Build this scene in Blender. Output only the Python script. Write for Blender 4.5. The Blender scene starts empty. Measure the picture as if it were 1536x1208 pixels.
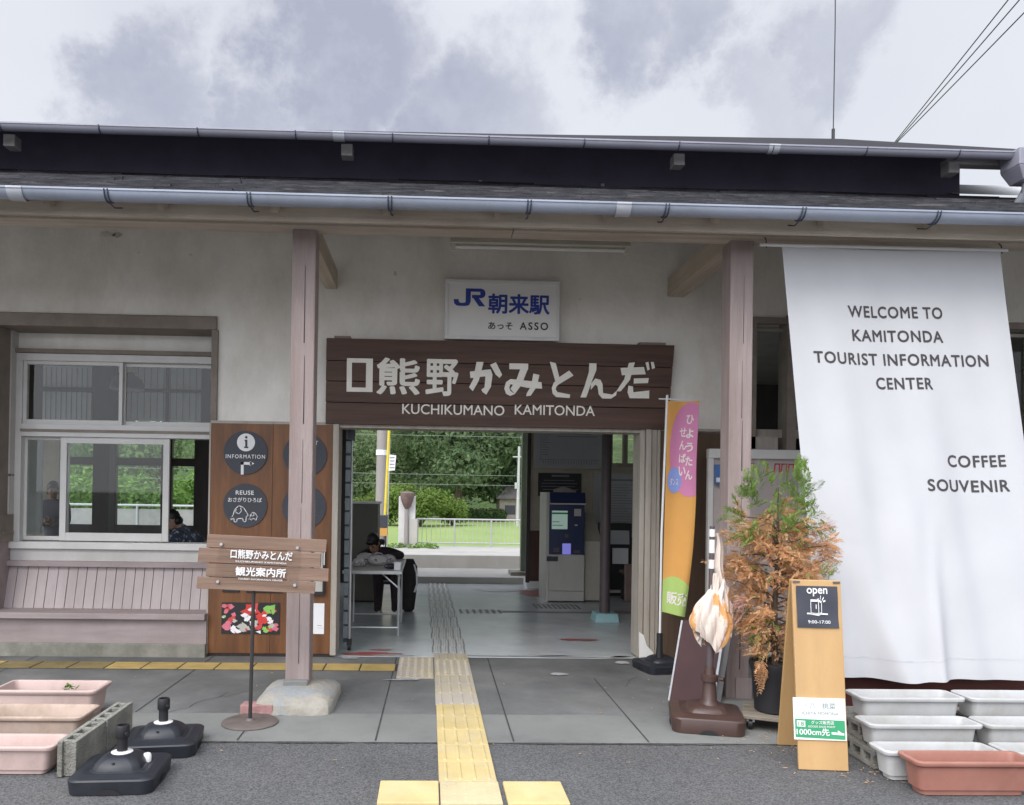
import bpy, bmesh, math, random
import numpy as np
from mathutils import Vector, Matrix, Euler

# ------------------------------------------------------------------ camera, sky, sun, exposure
SC = bpy.context.scene
COL = SC.collection
R = math.radians

def look_matrix(yaw, pitch, roll):
    right = Vector((math.cos(yaw), -math.sin(yaw), 0))
    fwd = Vector((math.sin(yaw) * math.cos(pitch), math.cos(yaw) * math.cos(pitch), math.sin(pitch)))
    up = right.cross(fwd)
    r2 = right * math.cos(roll) + up * math.sin(roll)
    u2 = up * math.cos(roll) - right * math.sin(roll)
    return Matrix((r2, u2, -fwd)).transposed()

cam = bpy.data.cameras.new('camera')
cam_ob = bpy.data.objects.new('camera', cam)
COL.objects.link(cam_ob)
cam.sensor_width = 36
cam.lens = 27.656
cam.shift_x = 0.0566
cam.shift_y = 0.0827
cam.clip_start = 0.05
cam.clip_end = 2000
cam_ob.matrix_world = Matrix.Translation((0, 0, 1.54)) @ look_matrix(.0315, .008, .0149).to_4x4()
SC.camera = cam_ob

SUN_EL, SUN_AZ = 42, 213           # behind the camera, a little to the left
world = bpy.data.worlds.new('World')
SC.world = world
world.use_nodes = True
wt = world.node_tree
wt.nodes.clear()
def wn(t, **k):
    n = wt.nodes.new(t)
    for a, b in k.items(): setattr(n, a, b)
    return n
def wl(a, b): wt.links.new(a, b)
w_out = wn('ShaderNodeOutputWorld'); w_bg = wn('ShaderNodeBackground')
w_bg.inputs['Strength'].default_value = .1
wl(w_bg.outputs[0], w_out.inputs[0])
sky = wn('ShaderNodeTexSky', sky_type='NISHITA', sun_disc=False)
sky.sun_elevation = R(SUN_EL); sky.sun_rotation = R(SUN_AZ)
tc = wn('ShaderNodeTexCoord')
# the overcast: pale cloud sheet with darker cloud masses, brighter overhead
def wmath(op, a, b=None, c=None):
    n = wn('ShaderNodeMath', operation=op)
    for i, v in enumerate((a, b, c)):
        if v is None: continue
        if isinstance(v, (int, float)): n.inputs[i].default_value = v
        else: wl(v, n.inputs[i])
    return n.outputs[0]
noise = wn('ShaderNodeTexNoise'); noise.inputs['Scale'].default_value = 7; noise.inputs['Detail'].default_value = 9
noise.inputs['Roughness'].default_value = .64
wl(tc.outputs['Generated'], noise.inputs['Vector'])
nbig = wn('ShaderNodeTexNoise'); nbig.inputs['Scale'].default_value = 2.2; nbig.inputs['Detail'].default_value = 4
wl(tc.outputs['Generated'], nbig.inputs['Vector'])
warp = wn('ShaderNodeVectorMath', operation='SCALE'); warp.inputs['Scale'].default_value = .26
cen = wn('ShaderNodeVectorMath', operation='SUBTRACT'); cen.inputs[1].default_value = (.5, .5, .5)
wl(noise.outputs['Color'], cen.inputs[0]); wl(cen.outputs[0], warp.inputs[0])
dirw = wn('ShaderNodeVectorMath', operation='ADD'); wl(tc.outputs['Generated'], dirw.inputs[0]); wl(warp.outputs[0], dirw.inputs[1])
mask = None
# cloud masses: direction (x, y, z), radius, weight
CLOUDS = [((-.50, .735, .46), .05, .8), ((-.30, .825, .41), .075, .7), ((-.21, .85, .40), .06, .7), ((-.10, .845, .46), .115, 1.0), ((-.12, .80, .56), .10, .9),
          ((.03, .88, .42), .09, .8), ((.19, .82, .52), .075, .85), ((.26, .80, .50), .06, .7), ((.40, .78, .47), .07, .6), ((.36, .83, .43), .06, .45),
          ((-.62, .70, .44), .10, .6), ((.5, .6, .65), .15, .6), ((-.4, .6, .7), .15, .6)]
for d, rad, wgt in CLOUDS:
    dn = Vector(d).normalized()
    dist = wn('ShaderNodeVectorMath', operation='DISTANCE'); dist.inputs[1].default_value = dn
    wl(dirw.outputs[0], dist.inputs[0])
    mr = wn('ShaderNodeMapRange', interpolation_type='SMOOTHSTEP')
    mr.inputs['From Min'].default_value = rad * 1.25; mr.inputs['From Max'].default_value = rad * .5
    mr.inputs['To Min'].default_value = 0; mr.inputs['To Max'].default_value = wgt
    wl(dist.outputs['Value'], mr.inputs['Value'])
    mask = mr.outputs[0] if mask is None else wmath('MAXIMUM', mask, mr.outputs[0])
fine = wmath('MULTIPLY_ADD', noise.outputs[0], 1.9, .0)
mask = wmath('MULTIPLY', mask, fine)
soft = wn('ShaderNodeMapRange'); soft.inputs['From Min'].default_value = .42; soft.inputs['From Max'].default_value = .68
soft.inputs['To Max'].default_value = .22
wl(nbig.outputs[0], soft.inputs['Value'])
mask = wmath('MINIMUM', wmath('ADD', mask, soft.outputs[0]), 1.0)
ccol = wn('ShaderNodeMix', data_type='RGBA')
ccol.inputs[6].default_value = (8.6, 8.85, 9.5, 1)
ccol.inputs[7].default_value = (4.75, 5.0, 6.2, 1)
wl(mask, ccol.inputs[0])
sep = wn('ShaderNodeSeparateXYZ'); wl(tc.outputs['Generated'], sep.inputs[0])
gain = wn('ShaderNodeMapRange'); gain.inputs['From Min'].default_value = .52; gain.inputs['From Max'].default_value = .95
gain.inputs['To Min'].default_value = 1.0; gain.inputs['To Max'].default_value = 1.8
wl(sep.outputs['Z'], gain.inputs['Value'])
sdir = Vector((math.sin(R(-33)) * math.cos(R(SUN_EL)) * 1, -math.cos(R(-33)) * math.cos(R(SUN_EL)), math.sin(R(SUN_EL)))).normalized()
sdot = wn('ShaderNodeVectorMath', operation='DOT_PRODUCT'); wl(tc.outputs['Generated'], sdot.inputs[0]); sdot.inputs[1].default_value = sdir
glow = wn('ShaderNodeMapRange', interpolation_type='SMOOTHSTEP'); glow.inputs['From Min'].default_value = .25; glow.inputs['From Max'].default_value = 1.0
glow.inputs['To Min'].default_value = 1.0; glow.inputs['To Max'].default_value = 3.1        # the cloud sheet is brightest round the veiled sun
wl(sdot.outputs['Value'], glow.inputs['Value'])
gain_out = wmath('MULTIPLY', gain.outputs[0], glow.outputs[0])
bright = wn('ShaderNodeVectorMath', operation='SCALE'); wl(ccol.outputs[2], bright.inputs[0]); wl(gain_out, bright.inputs['Scale'])
mixs = wn('ShaderNodeMix', data_type='RGBA'); mixs.inputs[0].default_value = .93
wl(sky.outputs[0], mixs.inputs[6]); wl(bright.outputs[0], mixs.inputs[7])
wl(mixs.outputs[2], w_bg.inputs['Color'])

sun = bpy.data.lights.new('sun', 'SUN')
sun.energy = 1.5; sun.angle = R(25); sun.color = (1, .93, .83)
sun_ob = bpy.data.objects.new('sun', sun); COL.objects.link(sun_ob)
sun_ob.rotation_euler = Euler((R(90 - SUN_EL), 0, R(-33)), 'XYZ')
SC.view_settings.view_transform = 'Standard'
SC.view_settings.look = 'None'
SC.view_settings.gamma = 1
SC.view_settings.use_curve_mapping = False
SC.view_settings.exposure = 0.0
SC.cycles.max_bounces = 8
SC.cycles.transparent_max_bounces = 16

# ------------------------------------------------------------------ helpers
def world_loc(o):
    v = Vector((0, 0, 0))
    while o is not None:
        v += o.location; o = o.parent
    return v

class MB:
    """collects shapes; build() links them as ONE mesh object"""
    def __init__(s): s.v = []; s.f = []
    def add(s, vs, fs):
        n = len(s.v); s.v += [tuple(p) for p in vs]; s.f += [tuple(i + n for i in f) for f in fs]; return s
    def box(s, x0, x1, y0, y1, z0, z1):
        return s.add([(x, y, z) for z in (z0, z1) for y in (y0, y1) for x in (x0, x1)],
                     [(0, 2, 3, 1), (4, 5, 7, 6), (0, 1, 5, 4), (2, 6, 7, 3), (0, 4, 6, 2), (1, 3, 7, 5)])
    def obox(s, c, size, rot=None):
        m = rot or Matrix.Identity(3); c = Vector(c); hx, hy, hz = (a / 2 for a in size)
        return s.add([c + m @ Vector((x, y, z)) for z in (-hz, hz) for y in (-hy, hy) for x in (-hx, hx)],
                     [(0, 2, 3, 1), (4, 5, 7, 6), (0, 1, 5, 4), (2, 6, 7, 3), (0, 4, 6, 2), (1, 3, 7, 5)])
    def hexa(s, b, t):
        """bottom quad b (ccw from above), top quad t"""
        return s.add(list(b) + list(t), [(3, 2, 1, 0), (4, 5, 6, 7), (0, 1, 5, 4), (1, 2, 6, 5), (2, 3, 7, 6), (3, 0, 4, 7)])
    def quad(s, a, b, c, d): return s.add([a, b, c, d], [(0, 1, 2, 3)])
    def tube(s, pts, r, n=10, caps=True):
        pts = [Vector(p) for p in pts]; rs = r if isinstance(r, (list, tuple)) else [r] * len(pts)
        vs = []; fs = []
        for i, p in enumerate(pts):
            d = (pts[min(i + 1, len(pts) - 1)] - pts[max(i - 1, 0)]).normalized()
            a = d.cross(Vector((0, 0, 1))) if abs(d.z) < .95 else d.cross(Vector((1, 0, 0)))
            a.normalize(); b = a.cross(d).normalized()
            for k in range(n):
                t = 2 * math.pi * k / n
                vs.append(p + (a * math.cos(t) + b * math.sin(t)) * rs[i])
        for i in range(len(pts) - 1):
            for k in range(n):
                k2 = (k + 1) % n
                fs.append((i * n + k, i * n + k2, (i + 1) * n + k2, (i + 1) * n + k))
        if caps:
            fs.append(tuple(range(n))[::-1]); fs.append(tuple((len(pts) - 1) * n + k for k in range(n)))
        return s.add(vs, fs)
    def lathe(s, prof, c=(0, 0, 0), n=24, sq=None):
        """prof: list of (radius, z)"""
        vs = []; fs = []
        for r, z in prof:
            for k in range(n):
                t = 2 * math.pi * k / n
                vs.append((c[0] + r * math.cos(t), c[1] + r * math.sin(t), c[2] + z))
        for i in range(len(prof) - 1):
            for k in range(n):
                k2 = (k + 1) % n
                fs.append((i * n + k, i * n + k2, (i + 1) * n + k2, (i + 1) * n + k))
        fs.append(tuple(range(n))[::-1]); fs.append(tuple((len(prof) - 1) * n + k for k in range(n)))
        return s.add(vs, fs)
    def loft(s, rings, cap=True):
        n = len(rings[0]); vs = [p for r in rings for p in r]; fs = []
        for i in range(len(rings) - 1):
            for k in range(n):
                k2 = (k + 1) % n
                fs.append((i * n + k, i * n + k2, (i + 1) * n + k2, (i + 1) * n + k))
        if cap:
            fs.append(tuple(range(n))[::-1]); fs.append(tuple((len(rings) - 1) * n + k for k in range(n)))
        return s.add(vs, fs)
    def prism(s, pts, y0, y1):
        """outline in (x, z), ccw seen from the front (-y), between y0 (front) and y1"""
        n = len(pts)
        vs = [(x, y0, z) for x, z in pts] + [(x, y1, z) for x, z in pts]
        return s.add(vs, [tuple(range(n)), tuple(range(n, 2 * n))[::-1]] + [((k + 1) % n, k, n + k, n + (k + 1) % n) for k in range(n)])
    def grid(s, fn, nu, nv):
        vs = [fn(i / nu, j / nv) for j in range(nv + 1) for i in range(nu + 1)]
        return s.add(vs, [(j * (nu + 1) + i, j * (nu + 1) + i + 1, (j + 1) * (nu + 1) + i + 1, (j + 1) * (nu + 1) + i) for j in range(nv) for i in range(nu)])
    def text(s, body, fn, x, y, h=None, w=None, align='c', off=0., sp=1.0):
        """lettering; fn maps (u, v) in metres to a point; (x, y) = anchor at the baseline; h = height of the letters' box, w = width"""
        me = glyphs(body, 0., sp)
        xs = [p[0] for p in me[0]]; ys = [p[1] for p in me[0]]
        x0, x1, y0, y1 = min(xs), max(xs), min(ys), max(ys)
        ky = h / (y1 - y0) if h else None
        kx = w / (x1 - x0) if w else None
        kx = kx or ky; ky = ky or kx
        W = (x1 - x0) * kx; ox = {'c': -W / 2, 'l': 0, 'r': -W}[align]
        n = 8 if off else 1                      # heavier strokes: the outline laid a few times round a small circle
        for k in range(n):
            a = 2 * math.pi * k / n; dx, dy = (off * .8 * math.cos(a) * kx, off * .8 * math.sin(a) * ky) if off else (0, 0)
            vs = [fn(x + ox + (p[0] - x0) * kx + dx, y + (p[1] - y0) * ky + dy) for p in me[0]]
            s.add([(q[0], q[1] - .00006 * k, q[2]) for q in vs], me[1])
        return s
    def strokes(s, polys, fn):
        for i, pl in enumerate(polys):                # pieces that overlap lie a hair apart
            s.add([(q[0], q[1] - .00012 * i, q[2]) for q in (fn(u, v) for u, v in pl)], [tuple(range(len(pl)))])
        return s
    def line(s, pts, wd, fn):
        """a drawn line of width wd through (u, v) points"""
        for (a, b), (c, d) in zip(pts, pts[1:]):
            L = math.hypot(c - a, d - b) or 1e-6; ex, ey = (c - a) / L * wd / 2, (d - b) / L * wd / 2
            s.add([fn(a - ex + ey, b - ey - ex), fn(c + ex + ey, d + ey - ex), fn(c + ex - ey, d + ey + ex), fn(a - ex - ey, b - ey + ex)], [(0, 1, 2, 3)])
        return s
    def build(s, name, mat, parent=None, bevel=0, smooth=False, seg=2):
        o = world_loc(parent) if parent else Vector((0, 0, 0))
        me = bpy.data.meshes.new(name)
        me.from_pydata([(p[0] - o.x, p[1] - o.y, p[2] - o.z) for p in s.v], [], s.f)
        me.materials.append(mat)
        ob = bpy.data.objects.new(name, me); COL.objects.link(ob)
        if parent: ob.parent = parent
        if smooth:
            me.polygons.foreach_set('use_smooth', [True] * len(me.polygons))
            try: me.set_sharp_from_angle(angle=R(40))
            except Exception: pass
        if bevel:
            m = ob.modifiers.new('bevel', 'BEVEL'); m.width = bevel; m.segments = seg; m.limit_method = 'ANGLE'; m.angle_limit = R(40)
            m.harden_normals = False
        me.update()
        return ob

_gl = {}
def glyphs(body, off=0., sp=1.0):
    k = (body, off, sp)
    if k not in _gl:
        c = bpy.data.curves.new('lettering', 'FONT'); c.body = body; c.size = 1; c.offset = off; c.space_character = sp; c.resolution_u = 4
        o = bpy.data.objects.new('lettering', c); COL.objects.link(o)
        me = bpy.data.meshes.new_from_object(o.evaluated_get(bpy.context.evaluated_depsgraph_get()))
        _gl[k] = ([tuple(v.co)[:2] for v in me.vertices], [tuple(p.vertices) for p in me.polygons])
        bpy.data.objects.remove(o); bpy.data.curves.remove(c); bpy.data.meshes.remove(me)
    return _gl[k]

def tag(o, label=None, cat=None, group=None, kind=None):
    if label: o['label'] = label
    if cat: o['category'] = cat
    if group: o['group'] = group
    if kind: o['kind'] = kind
    return o
def thing(name, label, cat, loc=(0, 0, 0), group=None):
    o = bpy.data.objects.new(name, None); COL.objects.link(o); o.location = loc; o.empty_display_size = .1
    return tag(o, label, cat, group)
def copy_tree(o, parent=None):
    c = o.copy(); COL.objects.link(c)
    if parent: c.parent = parent
    for ch in list(o.children): copy_tree(ch, c)
    return c
def front(y): return lambda u, v: (u, y, v)
def circle(cx, cz, r, n=32): return [(cx + r * math.cos(2 * math.pi * k / n), cz + r * math.sin(2 * math.pi * k / n)) for k in range(n)]

# ------------------------------------------------------------------ materials
def mat(name, col, rough=.6, var=.15, scale=6, st=(1, 1, 1), bump=0., bs=60, metal=0., spec=.5, col2=None, cov=.5, s2=2., soft=.12, grime=0., bst=(1, 1, 1), dist=.02):
    """procedural surface: colour varied by stretched noise, an optional second colour in patches, fine bump"""
    m = bpy.data.materials.new(name); m.use_nodes = True; t = m.node_tree; N = t.nodes; L = t.links
    b = N['Principled BSDF']; b.inputs['Roughness'].default_value = rough; b.inputs['Metallic'].default_value = metal
    b.inputs['Specular IOR Level'].default_value = spec
    tcn = N.new('ShaderNodeTexCoord'); oi = N.new('ShaderNodeObjectInfo')
    sc = N.new('ShaderNodeVectorMath'); sc.operation = 'SCALE'; sc.inputs[0].default_value = (13, 7, 11); L.new(oi.outputs['Random'], sc.inputs['Scale'])
    ad = N.new('ShaderNodeVectorMath'); ad.operation = 'ADD'; L.new(tcn.outputs['Object'], ad.inputs[0]); L.new(sc.outputs[0], ad.inputs[1])
    def nz(scale, stretch=(1, 1, 1), det=6, ro=.6):
        mp = N.new('ShaderNodeMapping'); mp.inputs['Scale'].default_value = stretch; L.new(ad.outputs[0], mp.inputs[0])
        n = N.new('ShaderNodeTexNoise'); n.inputs['Scale'].default_value = scale; n.inputs['Detail'].default_value = det; n.inputs['Roughness'].default_value = ro
        L.new(mp.outputs[0], n.inputs['Vector']); return n.outputs[0]
    rp = N.new('ShaderNodeValToRGB'); e = rp.color_ramp.elements
    lo = [max(0, c * (1 - var)) for c in col]; hi = [min(1, c * (1 + var)) for c in col]
    e[0].position = .3; e[0].color = (*lo, 1); e[1].position = .7; e[1].color = (*hi, 1)
    L.new(nz(scale, st), rp.inputs[0]); out = rp.outputs[0]
    if col2:
        mr = N.new('ShaderNodeMapRange'); mr.inputs['From Min'].default_value = 1 - cov - soft; mr.inputs['From Max'].default_value = 1 - cov + soft
        L.new(nz(s2, st if st != (1, 1, 1) else (1, 1, 1), 8, .65), mr.inputs['Value'])
        mx = N.new('ShaderNodeMix'); mx.data_type = 'RGBA'; L.new(mr.outputs[0], mx.inputs[0]); L.new(out, mx.inputs[6]); mx.inputs[7].default_value = (*col2, 1); out = mx.outputs[2]
    if grime:
        mr = N.new('ShaderNodeMapRange'); mr.inputs['From Min'].default_value = .45; mr.inputs['From Max'].default_value = .75; mr.inputs['To Max'].default_value = grime
        L.new(nz(1.7, (1, 1, .45), 8, .7), mr.inputs['Value'])
        mx = N.new('ShaderNodeMix'); mx.data_type = 'RGBA'; mx.blend_type = 'MULTIPLY'; L.new(mr.outputs[0], mx.inputs[0]); L.new(out, mx.inputs[6]); mx.inputs[7].default_value = (.45, .40, .34, 1); out = mx.outputs[2]
    L.new(out, b.inputs['Base Color'])
    if bump:
        bp = N.new('ShaderNodeBump'); bp.inputs['Strength'].default_value = bump; bp.inputs['Distance'].default_value = dist
        L.new(nz(bs, bst, 4, .6), bp.inputs['Height']); L.new(bp.outputs[0], b.inputs['Normal'])
    return m

def glass_mat(name, tint=(.9, .95, .95), rough=.02, refl=1.0):
    m = bpy.data.materials.new(name); m.use_nodes = True; t = m.node_tree; N = t.nodes; L = t.links; N.clear()
    o = N.new('ShaderNodeOutputMaterial'); mx = N.new('ShaderNodeMixShader'); tr = N.new('ShaderNodeBsdfTransparent'); gl = N.new('ShaderNodeBsdfGlossy'); fr = N.new('ShaderNodeLayerWeight'); pw = N.new('ShaderNodeMath'); pw.operation = 'POWER'; pw.inputs[1].default_value = 5
    tr.inputs[0].default_value = (*tint, 1); gl.inputs['Roughness'].default_value = rough
    L.new(fr.outputs['Facing'], pw.inputs[0])
    ml = N.new('ShaderNodeMath'); ml.operation = 'MULTIPLY_ADD'; ml.inputs[1].default_value = .92; ml.inputs[2].default_value = .05 * refl; ml.use_clamp = True; L.new(pw.outputs[0], ml.inputs[0])
    L.new(ml.outputs[0], mx.inputs[0]); L.new(tr.outputs[0], mx.inputs[1]); L.new(gl.outputs[0], mx.inputs[2]); L.new(mx.outputs[0], o.inputs[0])
    return m

def leaf_mat(name, col, var=.45, scale=1.2, transl=.35, hue2=None):
    m = mat(name, col, rough=.7, var=var, scale=scale, spec=.2, col2=hue2, cov=.42, s2=scale * 2.7, soft=.1)
    t = m.node_tree; b = t.nodes['Principled BSDF']; o = t.nodes['Material Output']
    tr = t.nodes.new('ShaderNodeBsdfTranslucent'); mx = t.nodes.new('ShaderNodeMixShader'); mx.inputs[0].default_value = transl
    src = b.inputs['Base Color'].links[0].from_socket
    t.links.new(src, tr.inputs[0]); t.links.new(b.outputs[0], mx.inputs[1]); t.links.new(tr.outputs[0], mx.inputs[2]); t.links.new(mx.outputs[0], o.inputs[0])
    return m

def asphalt_mat():
    m = mat('asphalt', (.094, .095, .098), rough=.9, var=.16, scale=1.3, bump=.35, bs=130, dist=.01, col2=(.105, .103, .102), cov=.42, s2=.9)
    t = m.node_tree; N = t.nodes; L = t.links; b = N['Principled BSDF']
    src = b.inputs['Base Color'].links[0].from_socket
    tcn = N.new('ShaderNodeTexCoord'); vo = N.new('ShaderNodeTexVoronoi'); vo.inputs['Scale'].default_value = 140; L.new(tcn.outputs['Object'], vo.inputs['Vector'])
    sx = N.new('ShaderNodeSeparateColor'); L.new(vo.outputs['Color'], sx.inputs[0])
    mr = N.new('ShaderNodeMapRange'); mr.inputs['From Min'].default_value = .0; mr.inputs['To Min'].default_value = .5; mr.inputs['To Max'].default_value = 1.45; L.new(sx.outputs[0], mr.inputs['Value'])
    mx = N.new('ShaderNodeVectorMath'); mx.operation = 'SCALE'; L.new(src, mx.inputs[0]); L.new(mr.outputs[0], mx.inputs['Scale'])
    L.new(mx.outputs[0], b.inputs['Base Color'])
    return m

M = {}
M['asphalt'] = asphalt_mat()
M['concrete'] = mat('paving concrete', (.165, .168, .165), .85, .18, 2.2, bump=.35, bs=120, col2=(.088, .090, .092), cov=.47, s2=.8, soft=.13, grime=.25)
M['concrete_light'] = mat('pale concrete edge', (.215, .22, .21), .85, .14, 3, bump=.3, bs=140, col2=(.16, .165, .16), cov=.45, s2=1.5, grime=.25)
M['joint'] = mat('dark joint', (.045, .046, .045), .9, .4, 20)
M['crack'] = M['joint']
M['floor_paint'] = mat('worn floor paint', (.50, .53, .545), .24, .12, 1.3, bump=.08, bs=60, col2=(.30, .40, .40), cov=.36, s2=.45, soft=.14, grime=.3)
M['floor_red'] = mat('red floor paint', (.30, .075, .07), .5, .25, 6, col2=(.25, .2, .2), cov=.45, s2=5)
M['floor_pale'] = mat('bare floor patch', (.42, .43, .44), .6, .15, 5)
M['tactile_yellow'] = mat('yellow tactile tile', (.55, .435, .20), .75, .12, 5, bump=.1, col2=(.52, .45, .30), cov=.4, s2=2.2, grime=.25)
M['tactile_bright'] = mat('bright yellow tile', (.61, .47, .225), .75, .1, 5, bump=.15, bs=40, col2=(.6, .5, .32), cov=.38, s2=3, grime=.2)
M['tactile_end'] = mat('pale yellow end tile', (.56, .475, .29), .8, .1, 6, bump=.15, bs=60, col2=(.50, .44, .31), cov=.4, s2=4, grime=.2)
M['tactile_pale'] = mat('worn pale tile', (.50, .44, .31), .8, .13, 6, col2=(.42, .38, .34), cov=.5, s2=3, grime=.3)
M['tactile_ochre'] = mat('ochre strip tile', (.42, .305, .11), .75, .15, 5, grime=.35)
M['tactile_dirty'] = mat('dirty strip tile', (.21, .165, .07), .8, .2, 8, grime=.3)
M['steel_bar'] = mat('steel guide bar', (.50, .485, .45), .45, .12, 9)
M['dark_mat'] = mat('dark grating', (.19, .19, .185), .7, .2, 9)
M['plaster'] = mat('white plaster', (.80, .775, .72), .9, .06, 2.4, bump=.15, bs=18, col2=(.71, .68, .62), cov=.36, s2=1.1, soft=.2, grime=.42)
M['plaster_grey'] = mat('grey board', (.50, .485, .47), .85, .08, 3, grime=.3)
M['old_paint'] = mat('bare plaster scar', (.60, .56, .47), .9, .2, 14, col2=(.34, .29, .22), cov=.4, s2=18)
M['beam'] = mat('pale painted beam', (.50, .435, .365), .8, .14, 5, st=(.25, 3, 3), bump=.25, bs=30, bst=(.2, 3, 3), col2=(.36, .27, .22), cov=.36, s2=2.2, grime=.3)
M['beam_y'] = mat('pale painted tie beam', (.50, .43, .34), .8, .14, 5, st=(3, .25, 3), bump=.25, bs=30, col2=(.40, .33, .26), cov=.4, s2=2.2, grime=.3)
M['post'] = mat('mauve painted post', (.34, .275, .265), .75, .1, 6, st=(4, 4, .3), bump=.35, bs=30, bst=(5, 5, .3), col2=(.28, .22, .205), cov=.45, s2=2.5, grime=.3)
M['mauve'] = mat('mauve painted board', (.40, .345, .345), .7, .1, 4, st=(3, 3, .4), bump=.12, bs=20, col2=(.335, .285, .28), cov=.45, s2=2, grime=.25)
M['mauve_dark'] = mat('mauve seat board', (.30, .25, .25), .7, .14, 4, st=(.4, 3, 3), bump=.15, bs=25, grime=.3)
M['slit'] = mat('dark crack', (.03, .025, .022), .95, .3, 20)
M['base_conc'] = mat('mossy concrete base', (.25, .245, .21), .9, .2, 5, bump=.4, bs=50, col2=(.16, .16, .13), cov=.45, s2=4, grime=.4)
M['mortar'] = mat('mortar pedestal', (.36, .34, .295), .95, .12, 7, bump=.7, bs=28, col2=(.30, .32, .34), cov=.44, s2=3.4, soft=.03, grime=.25)
M['trim'] = mat('weathered beige trim', (.43, .395, .345), .8, .12, 6, st=(5, 5, .35), bump=.35, bs=30, bst=(5, 5, .3), col2=(.33, .29, .245), cov=.45, s2=3, grime=.35)
M['frame_brown'] = mat('grey brown trim', (.235, .20, .17), .8, .16, 5, bump=.2, bs=30, grime=.3)
M['ply'] = mat('stained plywood', (.165, .066, .020), .5, .3, 4.5, st=(3.2, 3, .35), bump=.12, bs=22, bst=(6, 6, .4), col2=(.085, .032, .012), cov=.42, s2=1.8, soft=.14)
M['brown_board'] = mat('brown panel', (.10, .063, .04), .7, .2, 5, st=(3, 3, .3))
M['sign_wood'] = mat('dark sign wood', (.072, .038, .025), .62, .32, 3.6, st=(.35, 2, 7), bump=.25, bs=16, bst=(.3, 3, 8), col2=(.105, .056, .040), cov=.42, s2=2.4)
M['letter_cream'] = mat('cream sign lettering', (.78, .76, .69), .7, .05, 9, grime=.15)
M['white_panel'] = mat('white sign face', (.74, .735, .71), .45, .03, 3, grime=.08)
M['white_paint'] = mat('white painted metal', (.66, .66, .65), .45, .05, 5, grime=.15)
M['jr_blue'] = mat('blue sign lettering', (.016, .040, .27), .5, .1, 6)
M['black_letter'] = mat('black lettering', (.03, .03, .03), .6, .2, 9)
M['grey_letter'] = mat('charcoal lettering', (.055, .052, .055), .8, .15, 9)
M['alu'] = mat('white window frame', (.58, .575, .56), .45, .05, 5, grime=.2)
M['glass'] = glass_mat('window glass')
M['dark_wood'] = mat('dark interior wood', (.045, .033, .030), .6, .25, 4, st=(3, 3, .4))
M['interior_wall'] = mat('interior wall', (.82, .83, .85), .85, .06, 4, grime=.2)
M['interior_cream'] = mat('cream interior wall', (.54, .48, .38), .8, .1, 4, grime=.35)
M['interior_brown'] = mat('brown wainscot', (.10, .048, .032), .6, .25, 5, st=(3, 3, .4))
M['interior_ceiling'] = mat('dim ceiling', (.50, .49, .46), .9, .1, 3)
M['green_post'] = mat('green painted steel', (.135, .18, .13), .55, .15, 5, grime=.3)
M['brown_steel'] = mat('dark brown steel', (.09, .068, .072), .5, .12, 5)
M['slate'] = mat('slate shingle', (.050, .050, .056), .95, .5, 9, st=(.6, 6, 6), bump=.4, bs=40, col2=(.12, .117, .113), cov=.38, s2=5, soft=.06, spec=.12)
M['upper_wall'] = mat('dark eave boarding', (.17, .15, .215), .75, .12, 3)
M['upper_roof'] = mat('upper roof slate', (.038, .037, .043), .95, .25, 6, spec=.08)
M['gutter'] = mat('blue grey gutter', (.335, .375, .46), .4, .08, 3, st=(.4, 1, 1), col2=(.26, .285, .34), cov=.42, s2=3, grime=.35)
M['gutter_up'] = mat('mauve grey gutter', (.30, .30, .36), .4, .1, 3, st=(.4, 1, 1), grime=.25)
M['gutter_pale'] = mat('pale gutter joint', (.45, .47, .52), .4, .1, 5)
M['bracket'] = mat('dark steel bracket', (.045, .055, .085), .5, .2, 8)
M['beam_end'] = mat('pale purlin end', (.40, .38, .37), .8, .15, 8)
M['side_roof'] = mat('pale grey side roof', (.42, .42, .43), .7, .12, 4, grime=.3)
M['tube'] = mat('lamp tube', (.80, .79, .74), .3, .03, 4)
M['lamp_body'] = mat('lamp housing', (.60, .575, .51), .5, .06, 5, grime=.2)
M['char'] = mat('charcoal sign disc', (.040, .043, .058), .6, .12, 5)
M['sign_white'] = mat('white sign print', (.72, .72, .72), .6, .03, 8)
M['black_plastic'] = mat('black moulded plastic', (.017, .019, .026), .45, .15, 4, bump=.08, bs=180, col2=(.030, .031, .037), cov=.36, s2=7, soft=.1)
M['black'] = mat('plain black', (.015, .015, .017), .5, .2, 6)
M['brown_plastic'] = mat('brown moulded plastic', (.062, .034, .028), .4, .15, 4, bump=.06, bs=160, grime=.12)
M['maroon'] = mat('maroon board', (.060, .025, .026), .5, .15, 4)
M['silver'] = mat('aluminium edge', (.50, .51, .52), .35, .12, 6, metal=.6)
M['plank'] = mat('weathered sign plank', (.23, .152, .11), .75, .22, 4, st=(.35, 3, 6), bump=.25, bs=20, bst=(.3, 3, 7), col2=(.165, .10, .072), cov=.42, s2=2.6)
M['acrylic'] = glass_mat('acrylic plate', (.95, .94, .93), .05, .5)
M['black_steel'] = mat('black steel pole', (.035, .032, .031), .5, .2, 8)
M['rust_steel'] = mat('brown grey steel plate', (.13, .11, .10), .6, .2, 8, grime=.3)
M['brick'] = mat('pink brick', (.36, .20, .19), .9, .2, 14, bump=.5, bs=70)
M['block'] = mat('concrete block', (.30, .295, .265), .95, .16, 8, bump=.8, bs=90, col2=(.17, .165, .14), cov=.45, s2=5, grime=.45)
M['planter_pink'] = mat('faded pink plastic', (.58, .44, .405), .6, .07, 4, col2=(.50, .38, .35), cov=.4, s2=4, grime=.5)
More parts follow.
